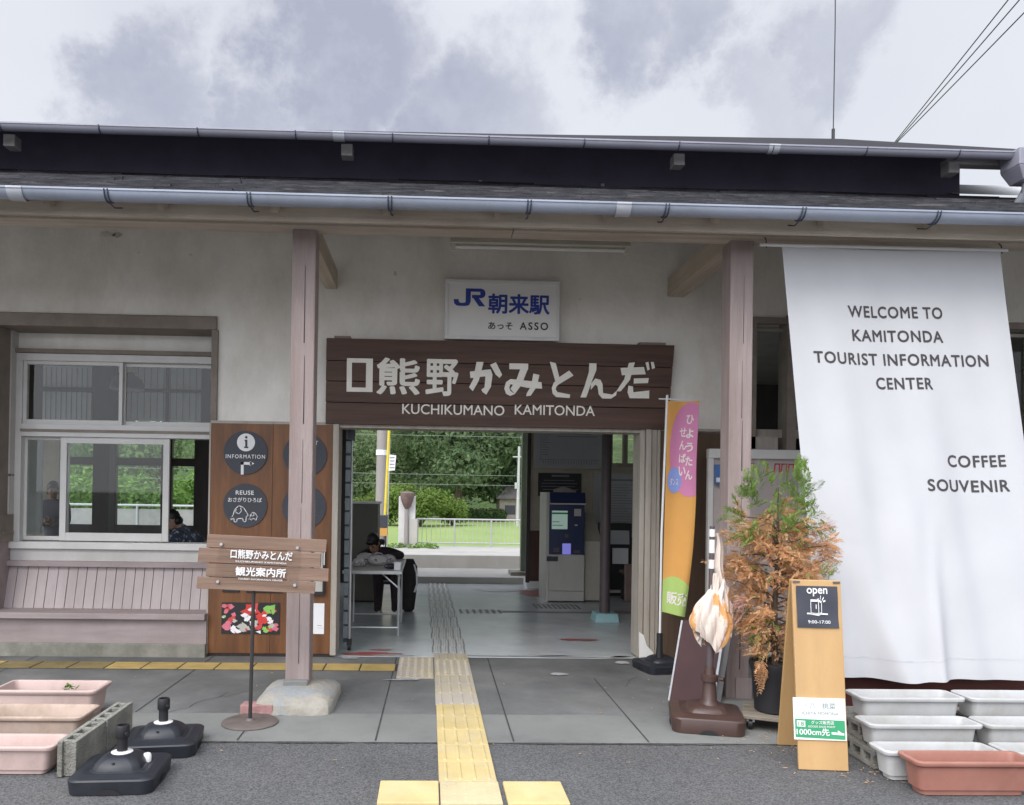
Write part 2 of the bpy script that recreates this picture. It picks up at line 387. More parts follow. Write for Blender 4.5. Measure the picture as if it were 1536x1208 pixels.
M['planter_peach'] = mat('weathered peach planter', (.50, .385, .32), .75, .14, 5, col2=(.36, .27, .20), cov=.42, s2=4, grime=.5)
M['planter_white'] = mat('white plastic planter', (.47, .475, .475), .55, .05, 4, col2=(.41, .405, .385), cov=.4, s2=6, grime=.42)
M['planter_terra'] = mat('terracotta plastic', (.33, .145, .11), .55, .1, 4, col2=(.37, .18, .14), cov=.4, s2=5, grime=.35)
M['soil'] = mat('dry soil', (.075, .058, .042), 1, .4, 30, bump=.8, bs=60)
M['red_wood'] = mat('dark red boards', (.075, .017, .012), .8, .25, 4, st=(.5, 3, 3))
M['cloth'] = mat('white banner cloth', (.535, .54, .56), .85, .025, 3, bump=.06, bs=300)
M['orange_cloth'] = mat('orange flag cloth', (.67, .34, .09), .8, .05, 4)
M['pink_print'] = mat('pink flag print', (.62, .23, .41), .8, .05, 4)
M['blue_print'] = mat('blue flag print', (.24, .32, .66), .8, .06, 4)
M['green_print'] = mat('green flag print', (.40, .56, .16), .8, .06, 4)
M['pale_print'] = mat('pale flag print', (.80, .74, .70), .8, .04, 6)
M['white_plastic'] = mat('white plastic', (.74, .74, .74), .4, .04, 5, grime=.1)
M['furled'] = mat('furled flag cloth', (.66, .57, .50), .85, .06, 5, st=(2.2, 2.2, .7), col2=(.60, .30, .10), cov=.44, s2=3.4, soft=.02)
M['furled_w'] = mat('furled white flag cloth', (.70, .65, .62), .85, .06, 5, col2=(.55, .42, .36), cov=.4, s2=4.2, soft=.08)
M['board_wood'] = mat('light plywood board', (.50, .315, .14), .55, .1, 4, st=(3, 3, .3), bump=.06, bs=30, col2=(.43, .26, .11), cov=.42, s2=2)
M['paper'] = mat('white paper', (.76, .765, .78), .7, .02, 4)
M['green_sign'] = mat('green sign print', (.035, .30, .13), .5, .06, 5)
M['grey_text'] = mat('grey green print', (.25, .30, .27), .6, .1, 5)
M['red_flat'] = mat('red print', (.55, .06, .065), .6, .08, 6)
M['pot'] = mat('black plastic pot', (.018, .018, .021), .5, .2, 5, bump=.05, bs=100)
M['wood_grey'] = mat('weathered dolly board', (.22, .19, .15), .85, .2, 6, st=(.4, 4, 4), bump=.4, bs=30)
M['bark'] = mat('bark', (.10, .075, .055), .9, .3, 12, st=(4, 4, .6), bump=.6, bs=40)
M['dry_leaf'] = leaf_mat('dry conifer spray', (.66, .39, .20), .35, 9, .45, (.68, .50, .32))
M['pink_leaf'] = leaf_mat('pinkish dry spray', (.52, .33, .28), .3, 9, .4)
M['green_leaf'] = leaf_mat('green conifer spray', (.20, .31, .075), .4, 9, .45)
M['skin'] = mat('skin', (.42, .25, .18), .6, .08, 8)
M['hair'] = mat('black hair', (.012, .011, .012), .45, .3, 30, st=(4, 4, .5))
M['dark_cloth'] = mat('dark clothing', (.028, .020, .023), .9, .3, 6)
M['grey_cloth'] = mat('grey shirt', (.21, .21, .24), .9, .1, 6)
M['pattern_cloth'] = mat('patterned shirt', (.05, .06, .09), .9, .2, 10, col2=(.40, .42, .46), cov=.42, s2=20, soft=.03)
M['white_bag'] = mat('white cloth bags', (.50, .49, .49), .8, .12, 9, col2=(.09, .08, .09), cov=.4, s2=9, soft=.03)
M['kiosk'] = mat('grey machine steel', (.48, .465, .43), .5, .05, 4, grime=.15)
M['kiosk_blue'] = mat('navy machine front', (.016, .024, .085), .35, .15, 5)
M['kiosk_beige'] = mat('beige cabinet steel', (.50, .47, .40), .5, .06, 4, grime=.2)
M['board_grey'] = mat('grey display board', (.44, .45, .47), .35, .04, 4)
M['board_ink'] = mat('faded print', (.20, .22, .25), .6, .2, 9)
M['teal_base'] = mat('pale teal post base', (.30, .50, .52), .7, .12, 6, grime=.3)
M['gate_steel'] = mat('grey blue gate steel', (.17, .205, .22), .45, .2, 8)
M['field'] = mat('rice field', (.185, .265, .075), .95, .16, .5, st=(1, .25, 1), bump=.5, bs=30, col2=(.22, .29, .09), cov=.45, s2=.3)
M['soil_ground'] = mat('bare soil', (.11, .09, .065), 1, .3, 1.5, bump=.5, bs=20)
M['hill'] = mat('wooded hill', (.05, .085, .022), 1, .5, .25, bump=1, bs=.6, dist=1.5)
M['ballast'] = mat('track ballast', (.15, .125, .10), 1, .4, 20, bump=1, bs=25)
M['platform'] = mat('platform paving', (.36, .35, .33), .9, .1, 1.5, bump=.2, bs=60, grime=.25)
M['platform_side'] = mat('platform edge', (.30, .295, .28), .9, .14, 3, grime=.4)
M['rail'] = mat('rusty rail', (.12, .07, .045), .5, .2, 9, metal=.5)
M['fence'] = mat('pale fence steel', (.40, .41, .41), .5, .06, 5)
M['pole'] = mat('concrete pole', (.30, .275, .265), .85, .1, 5, st=(3, 3, .3))
M['thin_wire'] = mat('grey line wire', (.25, .26, .26), .6, .1, 5)
M['yellow'] = mat('yellow guard', (.72, .56, .05), .55, .08, 6)
M['tree_leaf'] = leaf_mat('dark broad leaves', (.135, .20, .105), .5, .55, .55, (.22, .29, .14))
M['tree_leaf2'] = leaf_mat('mid green leaves', (.17, .24, .12), .45, .5, .55, (.24, .31, .15))
M['bush_leaf'] = leaf_mat('yellow green leaves', (.15, .225, .05), .4, .7, .35, (.10, .17, .035))
M['hedge_leaf'] = leaf_mat('hedge leaves', (.04, .085, .025), .4, 1, .3)
M['vine_leaf'] = leaf_mat('bright leaves', (.16, .28, .06), .45, 1.5, .4, (.09, .17, .03))
M['house_wall'] = mat('far house wall', (.30, .26, .23), .9, .15, 3)
M['house_roof'] = mat('far house roof', (.12, .11, .11), .8, .15, 3)
M['wire'] = mat('black cable', (.03, .03, .035), .6, .1, 5)
M['backpack'] = mat('black fabric bag', (.020, .017, .018), .9, .3, 12)
M['tape'] = mat('orange steel', (.55, .30, .08), .5, .1, 5)
# ------------------------------------------------------------------ ground
def structure(name, mb, m, **k): return tag(mb.build(name, m, **k), kind='structure')
structure('ground', MB().quad((-900, -300, -1.1), (900, -300, -1.1), (900, 1500, -1.1), (-900, 1500, -1.1)), M['soil_ground'])
structure('rice_field', MB().box(-160, 160, 21.6, 74, -1.05, -.5), M['field'])
structure('road', MB().box(-300, 300, -290, 4.87, -.6, -.004), M['asphalt'])
pavement = structure('pavement', MB().box(-12, 14, 5.5, 7.4, -.5, .0), M['concrete'])
structure('pavement_edge', MB().box(-12, 14, 4.87, 5.5, -.5, -.0015), M['concrete_light'])
jt = MB()
for xa, ya, xb, yb in ((-.31, 4.9, -.28, 7.36), (.55, 4.9, .57, 7.36), (-2.0, 5.5, -1.97, 7.36), (-1.16, 4.9, -1.16, 5.5), (1.40, 4.9, 1.41, 6.6), (-3.55, 5.5, -3.55, 7.36), (2.6, 4.9, 2.6, 7.36), (-1.16, 6.9, -1.16, 7.36)):
    jt.quad((xa - .0048, ya, .0022), (xa + .0048, ya, .0022), (xb + .0048, yb, .0022), (xb - .0048, yb, .0022))
rnd = random.Random(4)
structure('pavement_joints', jt, M['joint'])
ck = MB()
def crack(x, y, ang, n, w):
    for i in range(n):
        a = ang + rnd.uniform(-.5, .5); L = rnd.uniform(.04, .10)
        x2, y2 = x + math.cos(a) * L, y + math.sin(a) * L
        nx, ny = -math.sin(a) * w, math.cos(a) * w
        ck.quad((x - nx, y - ny, .003), (x2 - nx, y2 - ny, .003), (x2 + nx, y2 + ny, .003), (x + nx, y + ny, .003)); x, y = x2, y2
crack(-1.78, 5.5, 1.1, 10, .0025); crack(-1.55, 5.9, .7, 6, .002); crack(.62, 6.9, .1, 9, .0015); crack(-.9, 6.4, .2, 6, .0015); crack(1.6, 6.3, 1.2, 7, .002)
structure('pavement_cracks', ck, M['crack'])
structure('floor', MB().box(-8, 8, 7.4, 13.42, -.5, .004), M['floor_paint'])
ap = MB()
def blotch(mb, cx, cy, rx, ry, z, n=18):
    mb.add([(cx + rx * math.cos(t) * rnd.uniform(.72, 1.1), cy + ry * math.sin(t) * rnd.uniform(.72, 1.1), z) for t in [2 * math.pi * k / n for k in range(n)]], [tuple(range(n))])
blotch(ap, -.55, 7.50, .32, .09, .0075); blotch(ap, 1.62, 8.32, .26, .07, .0075); blotch(ap, 3.1, 10.3, .7, .25, .0075); blotch(ap, 1.75, 12.2, .35, .5, .0075); blotch(ap, -.45, 7.7, .12, .05, .0075)
structure('floor_red_paint', ap, M['floor_red'])
ap = MB()
for q in ((.9, 7.47, .55, .035), (1.5, 7.45, .5, .05), (1.9, 7.42, .2, .07), (-.3, 7.44, .2, .03), (1.15, 12.6, .4, .28), (-.7, 7.30, .09, .035), (1.13, 6.72, .085, .05), (1.80, 7.20, .08, .06), (-.2, 6.47, .16, .02), (-.15, 6.50, .1, .03)): blotch(ap, *q, .0085)
structure('floor_worn_paint', ap, M['floor_pale'])
# guide paving: tiles with raised bars and studs
def bars(mb, x0, x1, y0, y1, z, n, along='y', pad=.015, w=.022, h=.005):
    span = (x1 - x0) if along == 'y' else (y1 - y0); step = span / n
    for k in range(n):
        c = (k + .5) * step
        if along == 'y': xa, xb, ya, yb = x0 + c - w / 2, x0 + c + w / 2, y0 + pad, y1 - pad
        else: xa, xb, ya, yb = x0 + pad, x1 - pad, y0 + c - w / 2, y0 + c + w / 2
        mb.hexa([(xa, ya, z), (xb, ya, z), (xb, yb, z), (xa, yb, z)], [(xa + .005, ya + .012, z + h), (xb - .005, ya + .012, z + h), (xb - .005, yb - .012, z + h), (xa + .005, yb - .012, z + h)])
def studs(mb, x0, x1, y0, y1, z, nx, ny, r=.019, h=.005):
    for i in range(nx):
        for j in range(ny):
            mb.lathe([(r, 0), (r * .7, h)], (x0 + (i + .5) * (x1 - x0) / nx, y0 + (j + .5) * (y1 - y0) / ny, z), 10)
tp = MB()                                     # bright tiles on the road
for k, y in enumerate((4.20, 4.505, 4.81, 5.115, 5.42)):
    tp.box(.075, .385, y + .002, y + .303, -.1, .010 - .0006 * k)
    bars(tp, .075, .385, y, y + .303, .010 - .0006 * k, 4)
structure('tactile_path', tp, M['tactile_yellow'], bevel=.002)
tp = MB().box(.08, .39, 3.90, 4.197, -.1, .009); studs(tp, .08, .39, 3.90, 4.197, .009, 6, 6, .012, .002)
structure('tactile_path_end', tp, M['tactile_end'], bevel=.003)
tp = MB().box(-.235, .073, 3.90, 4.20, -.1, .012).box(.415, .725, 3.895, 4.195, -.1, .012)
structure('tactile_side_tiles', tp, M['tactile_bright'], bevel=.006)
tp = MB()
for k, y in enumerate((5.725, 6.03, 6.335)):
    tp.box(.07, .385, y, y + .302, -.1, .008); bars(tp, .07, .385, y, y + .302, .008, 4)
for y in (6.64, 6.945): 
    tp.box(.07, .385, y, y + .302, -.1, .009); studs(tp, .07, .385, y, y + .302, .009, 5, 5)
for y in (6.55, 6.82, 7.09):
    tp.box(-.25, .06, y, y + .267, -.1, .009); studs(tp, -.25, .06, y, y + .267, .009, 5, 4)
tp.box(.07, .385, 7.25, 7.53, -.1, .0095); bars(tp, .07, .385, 7.25, 7.53, .0095, 4)
structure('tactile_worn_tiles', tp, M['tactile_pale'])
tp = MB()                                     # strip along the wall
for k in range(-14, 9):
    x = -2.75 + .31 * k
    if x + .31 > -.26: continue
    if k in (-3, -2, -1): continue
    tp.box(x + .007, x + .303, 6.81, 7.06, -.1, .008); bars(tp, x, x + .306, 6.81, 7.06, .008, 4, 'x', .01, .02, .004)
structure('tactile_strip', tp, M['tactile_ochre'])
tp = MB()
for k in (-3, -2, -1):
    x = -2.75 + .31 * k
    tp.box(x + .007, x + .303, 6.81, 7.06, -.1, .008); bars(tp, x, x + .306, 6.81, 7.06, .008, 4, 'x', .01, .02, .004)
structure('tactile_strip_dirty', tp, M['tactile_dirty'])
tp = MB()                                     # steel bars through the passage
yy = 7.56
for seg in range(16):
    x0 = .07 + (0 if seg % 2 else -.012) - .004 * seg; n = 4
    bars(tp, x0, x0 + .31, yy, yy + .36, .006, n, 'y', .004, .026, .007); yy += .37
for k in range(6): bars(tp, .42 + k * .09, .50 + k * .09, 10.12, 10.42, .006, 1, 'y', .004, .03, .006)
structure('guide_bars', tp, M['steel_bar'])
tp = MB()
yy = 7.56
for seg in range(16):
    x0 = .07 + (0 if seg % 2 else -.012) - .004 * seg
    for k in range(5):
        xc = x0 + k * .0775
        tp.box(xc - .0055, xc + .0055, yy + .004, yy + .35, 0, .0085)
    yy += .37
tp.box(.98, 3.2, 10.2, 10.32, 0, .0085)
for k in range(7): tp.box(.42 + k * .085, .455 + k * .085, 10.12, 10.42, 0, .0095)
structure('guide_bar_channels', tp, M['dark_mat'])
tp = MB()
for i in range(10):
    for j in range(5): tp.lathe([(.022, 0), (.016, .006)], (1.48 + i * .065, 10.62 + j * .085, .005), 8)
structure('floor_studs', tp, M['dark_mat'])

# platforms, track, field, hill
structure('platform', MB().box(-40, 40, 13.42, 15.0, -1, .115), M['platform'])
structure('platform_across', MB().box(-40, 40, 18.0, 21.6, -1, .10).box(-40, 40, 18.0, 18.3, .1, .125), M['platform'])
structure('track_bed', MB().box(-60, 60, 15.0, 18.0, -1, -.80), M['ballast'])
structure('rails', MB().box(-60, 60, 15.9, 15.97, -.82, -.66).box(-60, 60, 16.97, 17.04, -.82, -.66), M['rail'])
hl = MB()
def hz(x, y): return -.56 + 26 * (1 - math.exp(-max(0, y - 72) / 45)) * (.75 + .25 * math.sin(x * .03 + 1))
hl.grid(lambda u, v: (-160 + 320 * u, 70 + 150 * v, hz(-160 + 320 * u, 70 + 150 * v) + (.5 * math.sin(u * 90) * math.sin(v * 60) if v > .1 else 0)), 80, 40)
structure('hill', hl, M['hill'], smooth=True)

# ------------------------------------------------------------------ station building
st = thing('station_building', 'white plastered wooden railway station with dark slate roof, porch posts and open passage', 'station', (0, 7.4, 0))
wl_ = MB()
T = 7.60
wl_.box(-9, -4.06, 7.4, T, 0, 4.40)                       # left of the window bay
wl_.box(-4.06, -2.0, 7.4, T, 3.16, 4.40)                  # over the bay
wl_.box(-2.0, -.88, 7.4, T, 0, 4.40)
wl_.box(-.88, 2.17, 7.4, T, 2.16, 4.40)
wl_.box(2.17, 3.03, 7.4, T, 0, 4.40)
wl_.box(3.03, 5.9, 7.4, T, 3.22, 4.40); wl_.box(3.03, 5.9, 7.4, T, 0, 2.0); wl_.box(5.9, 11, 7.4, T, 0, 4.40)
wl_.box(-4.08, -4.0, 7.6, 7.9, 0, 3.16); wl_.box(-2.03, -1.96, 7.6, 7.9, 0, 3.2)      # returns of the bay
front_wall = wl_.build('front_wall', M['plaster'], st)
scar = MB()
for cx, cz, rx, rz in ((-3.02, 3.905, .09, .035), (-2.93, 3.90, .05, .03), (-2.74, 3.74, .012, .008), (-2.26, 3.73, .02, .01), (-.35, 3.6, .02, .03), (1.4, 3.4, .01, .012)):
    scar.add([(cx + rx * math.cos(t) * rnd.uniform(.6, 1.1), 7.398, cz + rz * math.sin(t) * rnd.uniform(.6, 1.1)) for t in [2 * math.pi * k / 14 for k in range(14)]], [tuple(range(14))])
scar.build('plaster_scar', M['old_paint'], st)
MB().box(-4.0, -2.03, 7.72, 7.86, 2.86, 3.16).build('bay_panel', M['plaster'], st)
# trim of the bay
MB().box(-4.06, -2.0, 7.36, 7.72, 3.03, 3.15).box(-2.045, -1.985, 7.37, 7.72, .9, 3.03).box(-4.06, -4.0, 7.37, 7.66, .9, 3.03).build('bay_trim', M['frame_brown'], st, bevel=.006)
MB().box(-4.0, -3.985, 7.6, 7.72, 1.66, 3.03).box(-4.0, -3.985, 7.6, 7.72, 1.12, 1.645).build('bay_return_board', M['plaster_grey'], st)
MB().box(-4.0, -3.98, 7.42, 7.7, 1.02, 1.28).box(-3.98, -3.965, 7.48, 7.66, 1.10, 1.12).build('return_bracket', M['frame_brown'], st)
# ---- window of the waiting room
wf = MB()
X0, X1 = -3.985, -2.045
wf.box(X0, X1, 7.68, 7.82, 2.76, 2.83).box(X0, X0 + .06, 7.68, 7.82, 1.02, 2.76).box(X1 - .05, X1, 7.68, 7.82, 1.02, 2.76)
wf.box(X0 + .06, X1 - .05, 7.67, 7.82, 2.03, 2.15).box(X0 - .02, X1 + .02, 7.62, 7.84, .955, 1.02)
win = wf.build('window', M['alu'], st, bevel=.004)
MB().box(X0, X1, 7.655, 7.70, 2.832, 2.872).box(X0 + .06, X1 - .05, 7.655, 7.67, 2.075, 2.10).build('window_head', M['frame_brown'], win)
def sash(x0, x1, z0, z1, y, b, par, nm='sash'):
    f = MB().box(x0, x0 + b, y, y + .03, z0, z1).box(x1 - b, x1, y, y + .03, z0, z1).box(x0 + b, x1 - b, y, y + .03, z0, z0 + b * 1.3).box(x0 + b, x1 - b, y, y + .03, z1 - b, z1).build(nm, M['alu'], par, bevel=.003)
    MB().quad((x0 + b, y + .015, z0 + b * 1.3), (x1 - b, y + .015, z0 + b * 1.3), (x1 - b, y + .015, z1 - b), (x0 + b, y + .015, z1 - b)).build('pane', M['glass'], par)
    return f
sash(X0 + .06, -2.98, 2.15, 2.76, 7.70, .035, win); sash(-3.0, X1 - .05, 2.15, 2.76, 7.745, .035, win)
sash(-3.56, -2.52, 1.03, 2.03, 7.70, .06, win)
sash(X0 + .06, -3.50, 1.03, 2.03, 7.745, .03, win)
MB().box(-2.05, -1.99, 7.65, 7.70, .97, 2.03).build('window_jamb', M['alu'], win)
MB().box(-4.0, -2.0, 7.66, 7.76, .84, .955).build('sill_board', M['plaster_grey'], st)
# ---- bench built into the bay
bn = MB().box(-4.0, -2.02, 7.60, 7.70, .79, .84).build('bench', M['mauve_dark'], st)
bk = MB()
x = -4.0
while x < -2.03:
    w = min(rnd.uniform(.085, .10), -2.025 - x); o = rnd.uniform(0, .004)
    bk.hexa([(x + .002, 7.56 - o, .40), (x + w - .002, 7.56 - o - .003, .40), (x + w - .002, 7.60, .40), (x + .002, 7.60, .40)],
            [(x + .002, 7.655 - o, .79), (x + w - .002, 7.655 - o - .003, .79), (x + w - .002, 7.69, .79), (x + .002, 7.69, .79)]); x += w
bk.build('backrest', M['mauve'], bn, bevel=.002)
MB().box(-4.0, -2.02, 7.71, 7.76, .30, .83).build('backrest_gap', M['slit'], bn)
MB().box(-9, -2.035, 7.27, 7.60, .345, .40).build('seat', M['mauve_dark'], bn, bevel=.006)
MB().box(-9, -2.035, 7.33, 7.4, .12, .335).build('front_panel', M['mauve_dark'], bn)
MB().box(-9, -2.035, 7.30, 7.4, -.1, .12).build('bench_base', M['base_conc'], bn, bevel=.006)
MB().box(-4.05, -3.995, 7.38, 7.7, .40, 1.02).build('bench_side', M['mauve_dark'], bn)
# ---- stained plywood cladding left of the passage, brown panel to the right
MB().box(-2.03, -1.46, 7.365, 7.40, .03, 2.16).box(-1.457, -.90, 7.366, 7.40, .03, 2.16).build('cladding', M['ply'], st)
MB().box(-2.035, -.90, 7.36, 7.4, 2.16, 2.185).box(-2.045, -2.03, 7.36, 7.4, .02, 2.16).build('cladding_trim', M['trim'], st)
MB().box(-2.03, -.90, 7.372, 7.4, .0, .03).build('cladding_foot', M['slit'], st)
MB().box(2.18, 2.27, 7.36, 7.40, .02, 2.16).box(2.27, 3.0, 7.366, 7.4, .02, 2.15).box(5.5, 11, 7.366, 7.4, .02, 2.2).build('cladding_dark', M['brown_board'], st)
MB().box(2.18, 3.0, 7.35, 7.4, 2.16, 2.185).build('cladding_dark_trim', M['trim'], st)
# ---- passage trim
MB().box(-.90, -.845, 7.34, 7.62, .02, 2.2).build('jamb', M['trim'], st, bevel=.004)
jm = MB().box(1.985, 2.03, 7.36, 7.62, .02, 2.2).box(2.035, 2.085, 7.33, 7.62, .02, 2.2).box(2.09, 2.14, 7.345, 7.62, .02, 2.2).box(2.143, 2.175, 7.35, 7.5, .02, 2.2).build('jamb', M['trim'], st, bevel=.005)
MB().add([(1.99, 7.325, .0), (2.15, 7.325, .0), (2.12, 7.325, .08), (2.06, 7.325, .14), (2.03, 7.325, .24), (1.985, 7.325, .27)], [(0, 1, 2, 3, 4, 5)]).build('jamb_patch', M['white_panel'], jm)
MB().box(-.845, 1.985, 7.37, 7.62, 2.14, 2.2).build('lintel', M['trim'], st)
# ---- window right of the passage, partly behind the banner
rw = MB().box(3.0, 5.9, 7.36, 7.42, 3.20, 3.26).box(3.0, 3.09, 7.36, 7.55, 2.0, 3.2).box(3.38, 3.47, 7.35, 7.55, 2.0, 3.28).box(4.1, 4.19, 7.36, 7.55, 2.0, 3.2).box(4.9, 4.99, 7.36, 7.55, 2.0, 3.2).box(5.82, 5.9, 7.36, 7.55, 2.0, 3.2).build('window', M['frame_brown'], st, bevel=.004)
for xa, xb in ((3.09, 3.38), (3.47, 4.1), (4.19, 4.9), (4.99, 5.82)):
    MB().quad((xa, 7.47, 2.2), (xb, 7.47, 2.2), (xb, 7.47, 3.17), (xa, 7.47, 3.17)).build('pane', M['glass'], rw)
    MB().box(xa, xa + .035, 7.45, 7.49, 2.12, 3.17).box(xa + .035, xb, 7.45, 7.49, 2.12, 2.2).box(xa + .035, xb, 7.45, 7.49, 3.14, 3.17).build('sash', M['trim'], rw)
MB().box(3.0, 3.3, 7.36, 7.5, 2.0, 2.12).build('window_sill', M['trim'], rw)
# ---- porch: posts on pedestals, beams, rafters, soffit
def post(x, z0, pname='post'):
    p = MB().box(x - .087, x + .087, 5.80, 5.975, z0, 3.47).build(pname, M['post'], st, bevel=.008)
    c = MB(); zz = 3.2
    while zz > z0 + .4:
        L = rnd.uniform(.2, .6); w = rnd.uniform(.0015, .004); xx = x + .012 + rnd.uniform(-.004, .004)
        c.quad((xx - w, 5.797, zz - L), (xx + w, 5.797, zz - L), (xx + w * .5, 5.797, zz), (xx - w * .3, 5.797, zz)); zz -= L * rnd.uniform(1.02, 1.3)
    c.build('crack', M['slit'], p)
    return p
pl_ = post(-.945, .09); pr_ = post(2.315, .03)
pd = MB()
def ring(hx, hy, z, j, n=48):
    out = []
    for k in range(n):
        t = 2 * math.pi * k / n; c, s = math.cos(t), math.sin(t); q = (abs(c) ** 9 + abs(s) ** 9) ** (-1 / 9)
        out.append((-.925 + c * q * hx + rnd.uniform(-j, j), 5.80 + s * q * hy + rnd.uniform(-j, j), z + rnd.uniform(-j, j) * .4))
    return out
pd.loft([ring(.275, .36, 0, .003), ring(.272, .356, .04, .005), ring(.268, .350, .062, .004), ring(.235, .305, .092, .005), ring(.16, .21, .116, .006), ring(.10, .12, .126, .004)])
pd.build('pedestal', M['mortar'], pl_, smooth=True)
MB().box(-1.04, -.86, 5.755, 5.80, .08, .165).build('pedestal_patch', M['concrete_light'], pl_, bevel=.01)
MB().box(2.30, 2.42, 5.786, 5.80, 0, .2).build('post_foot', M['post'], pr_)
MB().hexa([(1.95, 5.6, 0), (2.75, 5.6, 0), (2.75, 6.35, 0), (1.95, 6.35, 0)], [(2.1, 5.72, .05), (2.62, 5.72, .05), (2.62, 6.2, .05), (2.1, 6.2, .05)]).build('pedestal', M['concrete_light'], pr_, bevel=.01)
bm = MB()
for xa, xb in ((-9, .585), (.59, 11)):
    bm.box(xa, xb, 5.72, 5.90, 3.465, 3.63)
bm.build('eave_beam', M['beam'], st, bevel=.006)
MB().box(-9, 11, 5.44, 5.47, 3.40, 3.52).build('fascia', M['beam'], st)
for x0, x1 in ((-1.0, -.89), (2.235, 2.395)):
    MB().box(x0, x1, 5.90, 7.4, 3.44, 3.62).build('tie_beam', M['beam_y'], st, bevel=.006)
MB().add([(-9, 5.3, 3.475), (11, 5.3, 3.475), (11, 7.40, 4.415), (-9, 7.40, 4.415)], [(3, 2, 1, 0)]).build('soffit', M['plaster'], st)
ra = MB()
for k in range(26):
    x = -8.7 + k * .76
    ra.hexa([(x, 5.35, 3.425), (x + .045, 5.35, 3.425), (x + .045, 7.40, 4.345), (x, 7.40, 4.345)], [(x, 5.35, 3.49), (x + .045, 5.35, 3.49), (x + .045, 7.40, 4.41), (x, 7.40, 4.41)])
ra.build('rafters', M['beam_y'], st)
# ---- lower roof: overlapping slate courses
lr = MB(); NC = 10
def lroof(t): return 5.26 + 1.84 * t, 3.505 + .835 * t
for k in range(NC):
    y0, z0 = lroof(k / NC); y1, z1 = lroof((k + 1.25) / NC)
    x = -9 - rnd.uniform(0, .5); 
    while x < 12:
        w = rnd.choice((.6, .91, .91, 1.2)); d = rnd.uniform(0, .012); e = rnd.uniform(-.012, .012)
        lr.hexa([(x, y0 + e, z0 + d), (x + w - .003, y0 + e, z0 + d), (x + w - .003, y1, z1), (x, y1, z1)], [(x, y0 + e, z0 + .030 + d), (x + w - .003, y0 + e, z0 + .030 + d), (x + w - .003, y1, z1 + .003), (x, y1, z1 + .003)]); x += w
lr.build('lower_roof', M['slate'], st)
def half_pipe(mb, x0, x1, y, z, r, n=10):
    for rr, fl in ((r, 0), (r - .004, 1)):
        vs = []
        for x in (x0, x1):
            for k in range(n + 1):
                t = math.pi + math.pi * k / n; vs.append((x, y + rr * math.cos(t), z + rr * math.sin(t)))
        fs = [(k, k + 1, n + 2 + k, n + 1 + k) if not fl else (n + 1 + k, n + 2 + k, k + 1, k) for k in range(n)]
        mb.add(vs, fs)
    mb.box(x0, x1, y - r - .005, y - r + .003, z - .008, z + .004)
    return mb
g1 = half_pipe(MB(), -9, 11, 5.25, 3.495, .062).build('lower_gutter', M['gutter'], st, smooth=True)
for k in range(-3, 9):
    x = -2.15 + k * .925
    b = MB()
    for dx in (0, .022):
        pts = [(x + dx, 5.25 + .068 * math.cos(math.pi + math.pi * i / 8), 3.495 + .068 * math.sin(math.pi + math.pi * i / 8)) for i in range(9)]
        b.tube(pts, .005, 5)
    b.tube([(x + .01, 5.25, 3.425), (x + .015, 5.33, 3.42), (x + .02, 5.44, 3.46)], .005, 5)
    b.build('bracket', M['bracket'], g1)
for x in (-2.78, 1.22, 5.0): half_pipe(MB(), x, x + .10, 5.25, 3.492, .068).build('joint_sleeve', M['gutter_pale'], g1, smooth=True)
# ---- upper storey band and roof
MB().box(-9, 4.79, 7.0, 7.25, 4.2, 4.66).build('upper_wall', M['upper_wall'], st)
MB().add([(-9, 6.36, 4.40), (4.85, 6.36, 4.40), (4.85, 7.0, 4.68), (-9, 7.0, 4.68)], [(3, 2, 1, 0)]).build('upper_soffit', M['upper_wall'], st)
ur = MB()
def rid(x): return 5.915 + .0165 * (x + 2) if x < 5 else 6.025
xs = [-9, -4, -1.5, 1, 3, 5.05]
for a, b in zip(xs, xs[1:]):
    ur.hexa([(a, 6.26, 4.385), (b, 6.26, 4.385), (b, 9.6, rid(b) - .05), (a, 9.6, rid(a) - .05)], [(a, 6.26, 4.405), (b, 6.26, 4.405), (b, 9.6, rid(b)), (a, 9.6, rid(a))])
    ur.hexa([(a, 9.6, rid(a) - .05), (b, 9.6, rid(b) - .05), (b, 13.3, 4.45), (a, 13.3, 4.45)], [(a, 9.6, rid(a)), (b, 9.6, rid(b)), (b, 13.3, 4.5), (a, 13.3, 4.5)])
ur.add([(5.05, 6.26, 4.405), (5.45, 6.26, 4.405), (5.05, 9.6, 6.025), (5.05, 6.26, 4.385), (5.45, 6.26, 4.385), (5.05, 9.6, 5.995)], [(0, 1, 2), (5, 4, 3), (1, 4, 5, 2), (0, 3, 4, 1)])
#, (5.45, 6.26, 4.47), (5.05, 9.6, 6.014), (5.05, 6.26, 4.44), (5.45, 6.26, 4.44), (5.45, 13.3, 4.485), (5.05, 13.3, 4.485)], [(0, 1, 2), (3, 4, 1, 0), (1, 5, 2), (5, 6, 2)])
ur.build('upper_roof', M['upper_roof'], st)
g2 = half_pipe(MB(), -9, 4.90, 6.24, 4.372, .047).build('upper_gutter', M['gutter_up'], st, smooth=True)
half_pipe(MB(), 4.97, 5.45, 6.24, 4.366, .047).build('gutter_return', M['gutter_up'], g2, smooth=True)
for k in range(-4, 12):
    x = -3.38 + k * .762
    if x > 4.9: continue
    MB().tube([(x, 6.24 + .051 * math.cos(math.pi + math.pi * i / 6), 4.372 + .051 * math.sin(math.pi + math.pi * i / 6)) for i in range(7)], .006, 5).build('bracket', M['bracket'], g2)
for x in (-.80, 2.68): half_pipe(MB(), x, x + .09, 6.24, 4.370, .052).build('joint_sleeve', M['gutter_pale'], g2, smooth=True)
